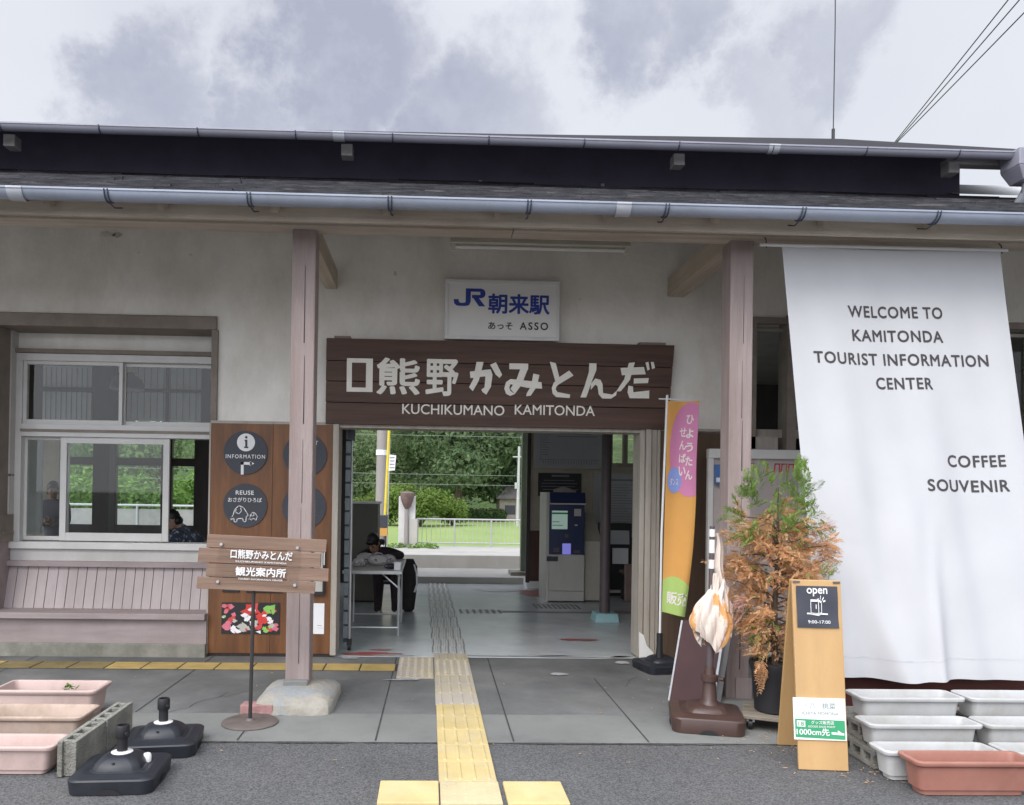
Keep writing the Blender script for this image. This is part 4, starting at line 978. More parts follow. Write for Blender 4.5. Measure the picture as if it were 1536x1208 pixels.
planter(-2.68, -1.985, 4.26, 4.50, 0, .158, M['planter_pink'], 'smooth pink planter closest to the road, end against a block', GL, soil=.14)
planter(-2.72, -2.035, 4.72, 5.02, 0, .185, M['planter_peach'], 'stained peach planter in the middle of the faded row', GL, taper=.03, soil=.5)
far_pl = planter(-2.86, -2.175, 5.26, 5.56, 0, .205, M['planter_pink'], 'pink planter with a small weed, farthest from the road', GL, soil=.4)
wd = MB()
for k in range(26):
    a = rnd.uniform(0, 6.28); L = rnd.uniform(.02, .05); c = Vector((-2.42 + rnd.uniform(-.03, .03), 5.42 + rnd.uniform(-.03, .03), .15 + rnd.uniform(0, .045)))
    d = Vector((math.cos(a), math.sin(a), rnd.uniform(.1, .8))) * L; w = Vector((-math.sin(a), math.cos(a), 0)) * .006
    wd.quad(c - w, c + d * .5 - w * 1.6, c + d, c + d * .5 + w * 1.6)
tag(wd.build('weed', M['vine_leaf']), 'small green weed sprouting in the farthest pink planter', 'weed')

# ---- white planters and terracotta planter on the right
GR = 'white plastic planters stepped on concrete blocks'
planter(2.545, 3.205, 4.00, 4.20, 0, .185, M['planter_terra'], 'terracotta coloured planter on the ground in front of white ones', None, soil=.14)
planter(2.505, 3.165, 4.215, 4.405, 0, .168, M['planter_white'], 'white planter on the ground right behind the terracotta one', GR, soil=.14)
planter(3.19, 3.85, 4.205, 4.40, 0, .168, M['planter_white'], 'white planter of the front row cut off by the right edge', GR, soil=.14)
planter(2.535, 3.205, 4.415, 4.615, .101, .156, M['planter_white'], 'white planter in the middle of the stepped stack, left end over the blocks', GR, soil=.14)
planter(3.225, 3.89, 4.415, 4.615, .101, .156, M['planter_white'], 'white planter of the middle row cut off by the right edge', GR, soil=.14)
planter(2.605, 3.25, 4.63, 4.85, .202, .153, M['planter_white'], 'white planter highest on the stack, directly beside the wooden board', GR, soil=.14)
planter(3.275, 3.94, 4.63, 4.85, .202, .153, M['planter_white'], 'white planter of the highest row cut off by the right edge', GR, soil=.14)
GB = 'concrete blocks under the white planters'
block('mossy hollow block on the ground under the stepped planters, beside the wooden board', (2.66, 4.62, 0), 'flat', GB)
block('hollow block lying under the highest white planter, topmost of its stack', (2.70, 4.83, .101), 'flat', GB)
for x in (3.14, 3.4, 3.76): block('hollow concrete block hidden below the white planters', (x, 4.64, 0), 'flat', GB); 
block('hollow concrete block hidden under the highest row of planters', (3.12, 4.83, .101), 'flat', GB); block('hollow concrete block hidden under the highest row of planters', (3.5, 4.83, .101), 'flat', GB)
t = thing('bench', 'dark red wooden bench behind the white planters under the banner', 'bench', (3.5, 5.75, 0))
MB().box(2.72, 5.2, 5.60, 5.95, .33, .365).build('seat', M['red_wood'], t, bevel=.006)
MB().box(2.72, 5.2, 5.62, 5.65, .0, .33).build('front_panel', M['red_wood'], t)
MB().box(2.73, 2.77, 5.66, 5.93, 0, .36).box(5.14, 5.18, 5.66, 5.93, 0, .36).build('leg', M['red_wood'], t)
MB().box(3.02, 3.32, 5.61, 5.621, .26, .33).box(3.55, 3.65, 5.61, 5.621, .26, .33).build('worn_panel', M['brown_steel'], t)

# ---- welcome banner hanging from the eave beam
t = thing('welcome_banner', 'tall white cloth banner with charcoal welcome lettering hung from the eave beam', 'banner', (3.4, 5.68, 3.41))
def cloth(u, v):
    """u 0..1 left to right, v 0..1 top to bottom"""
    x = 2.565 + 1.64 * u + (.235 + .03 * u) * v
    wv = min(1, v * 1.6) * (.016 * math.sin(u * 17 + v * 3) + .010 * math.sin(u * 33 - v * 5)) + .055 * max(0, v - .45) * math.sin(u * 9 + 1.0) + .035 * max(0, v - .5) * math.sin(u * 23 + v * 2.5) + .006 * math.sin(v * 30 + u * 9) * max(0, v - .4)
    fold = -.10 * max(0, v - .70) * math.exp(-((u - .24 - (v - .8) * .5) / .07) ** 2) * 2.2 - .07 * max(0, v - .62) * math.exp(-((u - .52 + (v - .8) * .18) / .035) ** 2) * 2
    y = 5.69 - .13 * v - .10 * math.sin(math.pi * v * .5) * v + wv * .9 + fold
    return (x + .006 * math.sin(v * 11 + u * 5) * v, y, 3.395 - 3.11 * v - .014 * math.sin(u * math.pi) + .008 * math.sin(u * 14) * v)
MB().grid(cloth, 150, 170).build('cloth', M['cloth'], t, smooth=True)
MB().grid(lambda u, v: tuple(a + b for a, b in zip(cloth(u, .952 + .003 * v), (0, -.0015, 0))), 120, 1).build('hem_seam', mat('hem seam', (.52, .53, .56), .9), t)
MB().tube([(2.40, 5.69, 3.40), (4.26, 5.69, 3.405)], .012, 10).build('rod', M['white_plastic'], t, smooth=True)
for x in (2.45, 4.22): MB().tube([(x, 5.69, 3.38), (x, 5.70, 3.44), (x, 5.73, 3.47)], .004, 6).build('hook', M['wire'], t)
def cl(u, v):
    uu = (u - 2.565) / 1.64; p = cloth(uu, v); return (p[0], p[1] - .004, p[2])
def cf(u, v):                       # u along the width in metres, v height above the foot
    p = cloth(u / 1.64, 1 - v / 3.11); return (p[0], p[1] - .0022, p[2])
m = MB()
def wl_text(body, u, v, w, al='c'):
    m.text(body, cf, u, v, h=.083, w=w, align=al, off=.030, sp=1.12)
wl_text('WELCOME TO', .80, 2.605, .70); wl_text('KAMITONDA', .80, 2.428, .67); wl_text('TOURIST INFORMATION', .81, 2.253, 1.285); wl_text('CENTER', .81, 2.078, .405)
wl_text('COFFEE', 1.485, 1.515, .42, 'r'); wl_text('SOUVENIR', 1.49, 1.335, .60, 'r')
m.build('lettering', M['grey_letter'], t)

# ---- orange flag banner
t = thing('flag_banner', 'narrow orange and pink vertical flag on a white pole in a black base', 'banner', (2.08, 6.95, 0))
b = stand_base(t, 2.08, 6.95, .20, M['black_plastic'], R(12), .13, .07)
MB().lathe([(.035, .12), (.026, .22), (.026, .33), (.018, .335)], (2.055, 6.90, 0), 18).build('pole_socket', M['black'], t, smooth=True)
MB().tube([(2.055, 6.90, .2), (2.06, 6.90, 1.2), (2.095, 6.90, 2.44)], .011, 10).build('pole', M['white_plastic'], t, smooth=True)
MB().tube([(2.02, 6.90, 2.405), (2.40, 6.87, 2.40)], .006, 8).build('cross_bar', M['white_plastic'], t)
def flag(u, v):
    w = .84 * (.285 + .025 * math.sin(v * 3.4 + .4) - .06 * max(0, v - .45) * 1.2 + .05 * max(0, .3 - v)) * (1 - .0 * v)
    xl = 2.098 - .03 * v
    return (xl + w * u, 6.89 - .02 * u + .05 * math.sin(u * 4.2 + v * 2) * u + .04 * math.sin(v * 6) * u, 2.385 - 1.86 * v - .05 * u * max(0, v - .8) * 4)
MB().grid(flag, 20, 80).build('cloth', M['orange_cloth'], t, smooth=True)
def fp(d): return lambda u, v: tuple(a + b_ for a, b_ in zip(flag(u, v), (0, -d, 0)))
def patch(mb, cu, cv, ru, rv, fn, clip=(0, 1), n=40, rings=10):
    """a printed disc following the cloth, cut at the cloth's edges"""
    for i in range(rings):
        for k in range(n):
            q = []
            for rr_, kk in ((i, k), (i, k + 1), (i + 1, k + 1), (i + 1, k)):
                a = 2 * math.pi * kk / n; q.append((min(clip[1], max(clip[0], cu + ru * rr_ / rings * math.cos(a))), min(1, max(0, cv + rv * rr_ / rings * math.sin(a)))))
            mb.add([fn(*p) for p in q], [(0, 3, 2, 1)])
    return mb
m = MB(); patch(m, .78, .23, .66, .225, fp(.003), (.02, .995)); m.build('pink_print', M['pink_print'], t)
m = MB(); patch(m, .30, .375, .24, .062, fp(.005), (.02, 1)); m.build('blue_print', M['blue_print'], t)
m = MB(); m.grid(lambda u, v: fp(.003)(u, .86 + .14 * v + (.03 * math.sin(u * 3.14 + .3) * -1 * (1 - v))), 16, 6); m.build('green_print', M['green_print'], t)
m = MB(); ff = fp(.0075)
def vtext(chars, u, v0, dv, hu, hv, off=.01):
    for i, ch in enumerate(chars):
        m.text(ch, lambda a, b_: ff(a, b_ * -1), u, -(v0 + dv * i + hv), h=hv, w=hu, off=.03)
vtext('ひょうたん', .76, .065, .066, .20, .042); vtext('せんぱい', .56, .125, .062, .20, .042)
m.text('ダンス', lambda a, b_: ff(a, -b_), .30, -.40, h=.035, w=.28, off=.01)
m.text('販売', lambda a, b_: ff(a, -b_), .56, -.955, h=.055, w=.74, off=.03)
m.build('lettering', M['pale_print'], t)

# ---- brown parasol base with a furled flag on its pole
t = thing('flag_stand', 'brown square base with a pole wrapped in a furled orange and white flag', 'flag stand', (1.89, 5.27, 0))
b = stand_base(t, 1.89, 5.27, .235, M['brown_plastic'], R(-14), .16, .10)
MB().lathe([(.075, .15), (.05, .18), (.042, .30), (.055, .305), (.055, .345), (.036, .35), (.030, .40)], (1.905, 5.25, 0), 24).build('pole_socket', M['brown_plastic'], t, smooth=True)
MB().tube([(1.965, 5.22, .325), (1.985, 5.20, .325)], .014, 10).build('knob', M['brown_plastic'], t)
MB().tube([(1.905, 5.25, .3), (1.908, 5.25, .90)], .024, 14).tube([(1.908, 5.25, .90), (1.912, 5.25, 1.345)], .017, 12).build('pole', M['brown_steel'], t, smooth=True)
MB().tube([(1.9085, 5.25, 1.06), (1.909, 5.25, 1.12)], .0195, 12).tube([(1.910, 5.25, 1.165), (1.911, 5.25, 1.255)], .0195, 12).tube([(1.911, 5.25, 1.275), (1.912, 5.25, 1.325)], .0195, 12).build('white_tape', M['white_plastic'], t)
fu = MB()
def furl(u, v):
    z = .57 + .46 * v; a = 2 * math.pi * u
    r = (.034 + .090 * math.sin(math.pi * min(1, v * 1.12 + .16)) ** .8 * (1 - .35 * v)) * (1 + .42 * (abs(math.sin(2.5 * a + v * 2.5)) - .6) + .26 * (abs(math.sin(5.5 * a - v * 4)) - .6) + .12 * (abs(math.sin(10 * a + v * 7)) - .6))
    return (1.912 + .035 * v + r * 1.05 * math.cos(a), 5.25 + r * .66 * math.sin(a), z + .055 * math.sin(2 * a + 1) * (1 - v) - .02 * math.cos(5 * a) * (1 - v))
fu.grid(furl, 110, 50); fu.build('furled_cloth', M['furled'], t, smooth=True)
def tail(u, v):
    w = .10 * (1 - v) ** .7 + .012
    return (1.932 + w * u + .01 * math.sin(v * 9), 5.235 + .035 * math.sin(u * 7 + v * 3) * (1 - .5 * v), .80 + .50 * v - .04 * u * (1 - v))
MB().grid(tail, 24, 30).build('furled_tail', M['furled'], t, smooth=True)
MB().grid(lambda u, v: (1.955 + .085 * u * (1 - .5 * v) + .015 * math.sin(v * 8), 5.222 + .03 * math.sin(u * 6 + v * 4), .66 + .34 * v - .06 * u), 12, 24).build('white_edge', M['furled_w'], t, smooth=True)

# ---- maroon board leaning on the right post
t = thing('leaning_board', 'maroon panel with aluminium edge leaning against the right porch post', 'board', (2.0, 5.75, 0))
B0, B1, B2, B3 = Vector((1.845, 5.90, .0)), Vector((2.075, 5.66, .0)), Vector((2.18, 5.695, .63)), Vector((1.95, 5.935, .60))
nrm = (B1 - B0).cross(B3 - B0).normalized()
if nrm.y > 0: nrm = -nrm
def hx(a, b_, c, d, t0, t1): return MB().hexa([a + nrm * t0, b_ + nrm * t0, c + nrm * t0, d + nrm * t0], [a + nrm * t1, b_ + nrm * t1, c + nrm * t1, d + nrm * t1])
hx(B0, B1, B2, B3, 0, .012).build('panel', M['maroon'], t)
e = (B1 - B0).normalized()
hx(B1 - e * .004, B1 + e * .016, B2 + e * .016, B2 - e * .004, -.028, .02).build('edge', M['silver'], t, bevel=.002)
hx(B0 - e * .012, B0 + e * .002, B3 + e * .002, B3 - e * .012, -.012, .018).build('edge', M['silver'], t)
q0, q1 = Vector((2.10, 5.66, .0)), Vector((2.205, 5.70, .64))
MB().hexa([q0 + Vector((0, 0, 0)), q0 + Vector((.035, .01, 0)), q0 + Vector((.035, .03, 0)), q0 + Vector((0, .03, 0))], [q1, q1 + Vector((.04, .01, 0)), q1 + Vector((.04, .03, 0)), q1 + Vector((0, .03, 0))]).build('strut', M['silver'], t)

# ---- sandwich board
t = thing('sandwich_board', 'light wooden A-frame board with a black open notice and green arrow sign', 'sandwich board', (2.28, 4.55, 0))
def quadbox(p0, p1, p2, p3, th):
    n = (p1 - p0).cross(p3 - p0).normalized()
    return MB().hexa([p0, p1, p2, p3], [p0 - n * th, p1 - n * th, p2 - n * th, p3 - n * th])
F0, F1, F2, F3 = Vector((2.125, 4.42, 0)), Vector((2.40, 4.395, 0)), Vector((2.425, 4.555, 1.06)), Vector((2.145, 4.58, 1.062))
quadbox(F0, F1, F2, F3, .018).build('front_panel', M['board_wood'], t, bevel=.003)
G0, G1, G2, G3 = Vector((2.235, 4.86, 0)), Vector((2.50, 4.835, 0)), Vector((2.425, 4.575, 1.055)), Vector((2.145, 4.60, 1.057))
G0 = Vector((2.20, 4.86, 0)); G1 = Vector((2.475, 4.835, 0))
quadbox(G0, G1, G2, G3, .018).build('back_panel', M['board_wood'], t, bevel=.003)
MB().obox((2.17, 4.585, 1.05), (.04, .03, .012)).obox((2.40, 4.565, 1.05), (.04, .03, .012)).build('hinge', M['rust_steel'], t)
fn_ = (F1 - F0).cross(F3 - F0).normalized()
def ffr(d): return lambda u, v: tuple(F0 + (F1 - F0) * u + (F3 - F0) * v + fn_ * d)
def onf(u0, u1, v0, v1, d0, d1): 
    a, b_ = ffr(d0), ffr(d1)
    return MB().hexa([b_(u0, v0), b_(u1, v0), a(u1, v0), a(u0, v0)], [b_(u0, v1), b_(u1, v1), a(u1, v1), a(u0, v1)])
t_n = thing('open_notice', 'black opening notice with a drawn door, fixed to the wooden A-frame board', 'notice', tuple(F0 + (F3 - F0) * .75))
MB().grid(lambda u, v: ffr(.006 + .004 * math.sin(u * 5) * v * (1 - v) * 4 + .003 * math.sin(v * 7 + u * 3))(.075 + .86 * u + .05 * v * 0, .742 + .225 * v), 14, 14).build('sheet', M['char'], t_n, smooth=True)
f3 = ffr(.0125); m = MB()
m.text('open', f3, .50, .912, h=.043, w=.42, off=.02)
m.line([(.36, .818), (.36, .888), (.50, .888)], .012, f3); m.line([(.36, .818), (.52, .812)], .012, f3); m.line([(.52, .894), (.52, .812)], .014, f3); m.line([(.50, .892), (.58, .880), (.58, .822), (.52, .812)], .012, f3); m.line([(.28, .818), (.70, .816)], .008, f3); m.line([(.47, .852), (.47, .858)], .018, f3)
m.line([(.60, .892), (.63, .905)], .009, f3); m.line([(.62, .884), (.66, .888)], .009, f3); m.line([(.56, .898), (.57, .912)], .009, f3)
m.text('9:00-17:00', f3, .52, .765, h=.017, w=.46, off=.01); m.build('print', M['sign_white'], t_n)
t_n = thing('arrow_sign', 'white and green arrow sign fixed low on the wooden A-frame board', 'sign', tuple(F0 + (F3 - F0) * .25))
onf(-.08, .975, .155, .372, .004, .009).build('panel', M['paper'], t_n)
f4 = ffr(.0098); MB().strokes([[(-.055, .167), (.95, .160), (.95, .258), (-.055, .262)]], f4).build('green_field', M['green_sign'], t_n)
f5 = ffr(.0108); m = MB()
m.text('1000cm先', f5, -.03, .178, h=.037, w=.66, align='l', off=.025); m.line([(.68, .192), (.92, .188)], .012, f5); m.add([f5(.80, .208), f5(.80, .19), f5(.935, .186)], [(0, 1, 2)])
m.text('グッズ販売店', f5, .50, .236, h=.019, w=.46, off=.012); m.text('GOODS SALES POINT', f5, .48, .219, h=.010, w=.55, off=.008); m.strokes([[(-.02, .222), (.15, .220), (.15, .252), (-.02, .254)]], f5); m.build('print', M['sign_white'], t_n)
f6 = ffr(.0118); m = MB(); m.text('18', f6, .065, .226, h=.020, w=.11, off=.01); m.build('number', M['green_sign'], t_n)
m = MB(); m.text('一八', f5, .25, .318, h=.030, w=.24, off=.005); m.text('桃菜', f5, .64, .316, h=.032, w=.27, off=.005); m.text('ICHIYA MOMONA', f5, .46, .284, h=.017, w=.74, off=.006); m.build('name_print', M['grey_text'], t_n)

# ---- potted conifer on a dolly
t = thing('dolly', 'weathered wooden plant dolly on black castors beside the A-frame board', 'dolly', (2.33, 5.28, 0))
dm = Matrix.Rotation(R(-24), 3, 'Z'); dc = Vector((2.36, 5.26, 0))
b = MB()
for k in range(4): b.obox(dc + dm @ Vector((0, -.145 + k * .097, .088)), (.40 + .02 * (k % 2), .09, .024), dm)
b.build('deck', M['wood_grey'], t, bevel=.004)
for sx in (-1, 1):
    for sy in (-1, 1):
        c = dc + dm @ Vector((sx * .15, sy * .14, .036))
        w = MB().tube([c - dm @ Vector((.012, 0, 0)), c + dm @ Vector((.012, 0, 0))], .034, 16).build('castor', M['black'], t, smooth=True)
        MB().obox(c + Vector((0, 0, .028)), (.05, .03, .025), dm).build('bracket', M['silver'], w)
t = thing('potted_conifer', 'half dead conifer, orange brown with green tips, in a black pot', 'potted plant', (2.36, 5.27, .10))
MB().lathe([(.118, .102), (.128, .11), (.150, .36), (.163, .40), (.163, .435), (.150, .437), (.142, .40)], (2.36, 5.27, 0), 32).build('pot', M['pot'], t, smooth=True)
MB().lathe([(.143, .39), (.08, .41), (.02, .415)], (2.36, 5.27, 0), 24).build('soil', M['soil'], t, smooth=True)
tk = MB().tube([(2.36, 5.27, .40), (2.35, 5.26, .8), (2.37, 5.27, 1.2), (2.36, 5.25, 1.62)], [.024, .019, .013, .005], 8)
rnd = random.Random(21)
def spray(mb, c, d, L, wid, n=9):
    """a flat scale-leaved spray: central stem with drooping side fingers"""
    d = d.normalized(); side = d.cross(Vector((rnd.uniform(-1, 1), rnd.uniform(-1, 1), rnd.uniform(-1, 1)))).normalized()
    nrm_ = d.cross(side)
    for i in range(n):
        f_ = (i + .5) / n; base = c + d * L * f_ + Vector((0, 0, -.06 * L * f_ * f_ * 4))
        for sgn in (-1, 1):
            ln = L * .42 * (1 - .65 * f_) * rnd.uniform(.7, 1.25); dd = (d * .75 + side * sgn * .8 + nrm_ * rnd.uniform(-.35, .35)).normalized()
            tip = base + dd * ln; w = nrm_.lerp(side, .5).normalized() * wid * rnd.uniform(.7, 1.3); mid = base + dd * ln * .55
            mb.quad(base - w * .5, mid - w, tip, mid + w)
dry, grn, pnk = MB(), MB(), MB()
def crown_r(z): 
    if z < .62: return .12 + (z - .40) * .45
    if z < 1.3: return .24 + (z - .62) * .13
    return max(.05, .33 - (z - 1.3) * .34)
def grow(z0, a, L, lift, k):
    c0 = Vector((2.355, 5.265, z0)); dh = Vector((math.cos(a), math.sin(a) * .85, lift)).normalized()
    pts = [c0 + dh * L * q + Vector((0, 0, -.10 * L * q * q + .02 * math.sin(q * 5 + k))) for q in (0, .33, .66, 1)]
    tk.tube(pts, [.007, .005, .004, .002], 5)
    n = int(30 * L / .3)
    for i in range(n):
        q = .22 + .8 * (i + rnd.random()) / n; f_ = min(.999, q) * 3; s0 = pts[int(f_)]; s1 = pts[int(f_) + 1]; c = s0.lerp(s1, f_ - int(f_)) + Vector((rnd.gauss(0, .02), rnd.gauss(0, .02), rnd.gauss(0, .02)))
        d = (dh + Vector((rnd.uniform(-.9, .9), rnd.uniform(-.9, .9), rnd.uniform(-.9, .6)))).normalized()
        green = (z0 > 1.22 and q > .5 and rnd.random() < .55) or rnd.random() < (.16 if z0 < .75 else .05)
        spray(grn if green else dry, c, d, rnd.uniform(.05, .115), .0046, 8)
for k in range(80):
    z0 = .47 + .92 * k / 79
    L = (.11 + .235 * min(1, (z0 - .42) / .45)) * rnd.uniform(.7, 1.15)
    if z0 > 1.2: L *= .88
    grow(z0, k * 2.39996 + rnd.uniform(-.3, .3), L, rnd.uniform(-.25, .35) if z0 < .8 else rnd.uniform(.1, .75), k)
for cx_, cy_, cz_ in ((2.13, 5.14, 1.57), (2.18, 5.12, 1.64), (2.47, 5.16, 1.70), (2.49, 5.18, 1.60), (2.50, 5.16, 1.50), (2.10, 5.15, 1.52), (2.31, 5.05, 1.40), (2.40, 5.2, 1.56)):
    for k in range(15): spray(grn, Vector((cx_ + rnd.gauss(0, .035), cy_ + rnd.gauss(0, .035), cz_ + rnd.gauss(0, .045))), Vector((rnd.uniform(-.5, .5), rnd.uniform(-.5, .3), rnd.uniform(.3, 1.2))), rnd.uniform(.07, .14), .005)
for k in range(30):
    c = Vector((2.56 + rnd.uniform(0, .07), 5.2 + rnd.uniform(-.05, .05), 1.14 + rnd.uniform(-.10, .32)))
    spray(pnk if rnd.random() < .7 else dry, c, Vector((1, rnd.uniform(-.4, .2), rnd.uniform(-.6, .7))), rnd.uniform(.08, .15), .0035)
for k in range(14): spray(pnk, Vector((2.08 + rnd.uniform(-.03, .03), 5.13, .82 + rnd.uniform(-.06, .06))), Vector((-.6, -.3, rnd.uniform(-.8, .8))), .09, .004)
for k in range(12): spray(dry, Vector((2.22 + rnd.uniform(-.03, .03), 5.12, .46 + rnd.uniform(-.10, .03))), Vector((-.4, -.3, -1)), .11, .006)
for k in range(9): spray(grn, Vector((2.57 + rnd.uniform(-.04, .03), 5.0, 1.06 + rnd.uniform(-.06, .04))), Vector((.3, -.3, rnd.uniform(.2, 1))), .09, .003)
tk.build('trunk', M['bark'], t)
dry.build('dry_foliage', M['dry_leaf'], t); grn.build('green_foliage', M['green_leaf'], t); pnk.build('pink_foliage', M['pink_leaf'], t)

# ---- notice board standing behind the right post
t = thing('notice_board', 'white framed standing notice board behind the right porch post', 'notice board', (3.0, 7.2, 0))
MB().box(2.55, 2.60, 7.12, 7.17, 0, 1.90).box(3.40, 3.45, 7.12, 7.17, 0, 1.90).box(2.55, 3.45, 7.11, 7.18, 1.90, 1.985).box(2.60, 3.40, 7.12, 7.17, .1, .16).build('frame', M['white_paint'], t, bevel=.004)
MB().box(2.60, 3.40, 7.145, 7.165, .16, 1.90).build('panel', mat('pinkish board', (.45, .40, .395), .8, .08, 4), t)
m = MB()
for x0, w in ((2.86, .05), (2.925, .05), (3.10, .012), (3.17, .05), (3.235, .05), (3.30, .05)): m.line([(x0, 1.785), (x0 + .01, 1.855), (x0 + w, 1.855), (x0 + w, 1.785)], .012, front(7.1435))
m.build('red_marks', M['red_flat'], t)
t2 = thing('blue_notice', 'small blue notice on the white framed board left of the right post', 'notice', (2.64, 7.11, 1.7))
MB().box(2.605, 2.70, 7.095, 7.112, 1.66, 1.84).build('sheet', mat('blue notice', (.06, .16, .40), .5), t2)
MB().box(2.615, 2.69, 7.0925, 7.0945, 1.68, 1.72).build('print', M['paper'], t2)

# ---- overhead wires
def sag(a, b_, d, n=14): 
    a, b_ = Vector(a), Vector(b_); return [a.lerp(b_, i / n) - Vector((0, 0, d * 4 * (i / n) * (1 - i / n))) for i in range(n + 1)]
tag(MB().tube([(4.93, 9.55, 6.0), (4.94, 9.55, 7.4), (4.92, 9.55, 11)], .0065, 6).tube([(4.93, 9.55, 5.9), (4.93, 9.55, 6.12)], .02, 8).build('antenna_rod', M['wire']), 'thin upright antenna rod standing on the roof ridge', 'antenna')

# dry bits under the conifer and along the kerb
rnd = random.Random(77); m = MB()
for k in range(150):
    if k < 80: x, y = 2.25 + rnd.gauss(0, .22), 5.0 + rnd.gauss(0, .20)
    elif k < 105: x, y = rnd.uniform(2.3, 2.62), rnd.uniform(4.2, 4.45)
    else: x, y = rnd.uniform(-2.6, 2.4), rnd.uniform(4.3, 7.2)
    a = rnd.uniform(0, 6.28); L = rnd.uniform(.006, .02); w = rnd.uniform(.002, .005); z = .004 + rnd.uniform(0, .004)
    dx, dy = math.cos(a), math.sin(a)
    m.quad((x - dx * L, y - dy * L, z), (x + dy * w, y - dx * w, z + .003), (x + dx * L, y + dy * L, z), (x - dy * w, y + dx * w, z + .002))
tag(m.build('fallen_leaves', M['dry_leaf']), kind='stuff')
A = Vector((12.02, 20, 10.97))
for k, (bx_, bz_) in enumerate(((10.46, 10.78), (10.60, 10.73), (10.75, 10.59))):
    B = Vector((bx_, 14, bz_)); d = B - A
    a0 = A - d * 1.2 + Vector((k * .06, 0, 0))
    tag(MB().tube(sag(a0, B + d * 1.4, .05), .012, 6).build('overhead_cable', M['wire']), ('upper thin cable of the three crossing the sky at the top right corner', 'middle thin cable of the three crossing the sky at the top right corner', 'lower thin cable of the three crossing the sky at the top right corner')[k], 'cable', 'cables over the roof')
tag(MB().tube(sag((9.5, 18, 9.9), (13.5, 12.5, 7.4), .1), .009, 6).build('service_cable', M['wire']), 'single faint cable low in the sky above the roof end', 'cable')

# ------------------------------------------------------------------ people
def skin(chains, name, m_, parent, sub=2):
    """one continuous figure: chains of (point, radius) joined where points coincide"""
    bmv = []; idx = {}; ed = []; rad = []
    def vid(p, r):
        k = tuple(round(a, 4) for a in p)
        if k not in idx: idx[k] = len(bmv); bmv.append(p); rad.append(r)
        return idx[k]
    for ch in chains:
        ids = [vid(p, r) for p, r in ch]; ed += list(zip(ids, ids[1:]))
    o = world_loc(parent)
    me = bpy.data.meshes.new(name); me.from_pydata([tuple(Vector(p) - o) for p in bmv], ed, [])
    ob = bpy.data.objects.new(name, me); COL.objects.link(ob)
    md = ob.modifiers.new('skin', 'SKIN'); md.use_smooth_shade = True
    for v, r in zip(me.skin_vertices[0].data, rad):
        rx, ry = r if isinstance(r, tuple) else (r, r); v.radius = (rx, ry)
    me.skin_vertices[0].data[0].use_root = True
    sb = ob.modifiers.new('sub', 'SUBSURF'); sb.levels = sub; sb.render_levels = sub
    ev = bpy.data.meshes.new_from_object(ob.evaluated_get(bpy.context.evaluated_depsgraph_get()))
    bpy.data.objects.remove(ob)
    ev.materials.clear(); ev.materials.append(m_); ev.polygons.foreach_set('use_smooth', [True] * len(ev.polygons))
    out = bpy.data.objects.new(name, ev); COL.objects.link(out); out.parent = parent
    return out
def ellipsoid(mb, c, r, rot_=None, n=18, z0=-1., jit=0.):
    m_ = rot_ or Matrix.Identity(3); rings = []
    nz_ = 10
    for i in range(nz_ + 1):
        t = z0 + (1 - z0) * i / nz_; t = max(-.999, min(.999, t)); q = math.sqrt(1 - t * t)
        rings.append([Vector(c) + m_ @ Vector((r[0] * q * math.cos(2 * math.pi * k / n) * (1 + rnd.uniform(-jit, jit)), r[1] * q * math.sin(2 * math.pi * k / n) * (1 + rnd.uniform(-jit, jit)), r[2] * t)) for k in range(n)])
    return mb.loft(rings)
def hand(root, wrist, d, up, sgn, k=1.):
    """palm with four fingers of their own length and a thumb off its side"""
    d = Vector(d).normalized(); up = Vector(up); up = (up - d * up.dot(d)).normalized(); s_ = d.cross(up) * sgn
    w = Vector(wrist); ch = [[(w, .024 * k), (w + d * .05 * k, (.036 * k, .018 * k)), (w + d * .09 * k, (.036 * k, .015 * k))]]
    for off_, L in ((-.030, .072), (-.010, .082), (.010, .076), (.029, .058)):
        b_ = w + d * .092 * k + s_ * off_ * k
        ch.append([(w + d * .09 * k, .015 * k), (b_, .010 * k), (b_ + (d * .6 - up * .12) * L * k, .009 * k), (b_ + (d * .9 - up * .42) * L * k, .007 * k)])
    tb = w + d * .03 * k - s_ * .034 * k
    ch.append([(w + d * .05 * k, .018 * k), (tb, .012 * k), (tb + (d * .7 - s_ * .6 - up * .2) * .04 * k, .010 * k), (tb + (d * .95 - s_ * .6 - up * .5) * .065 * k, .008 * k)])
    return ch
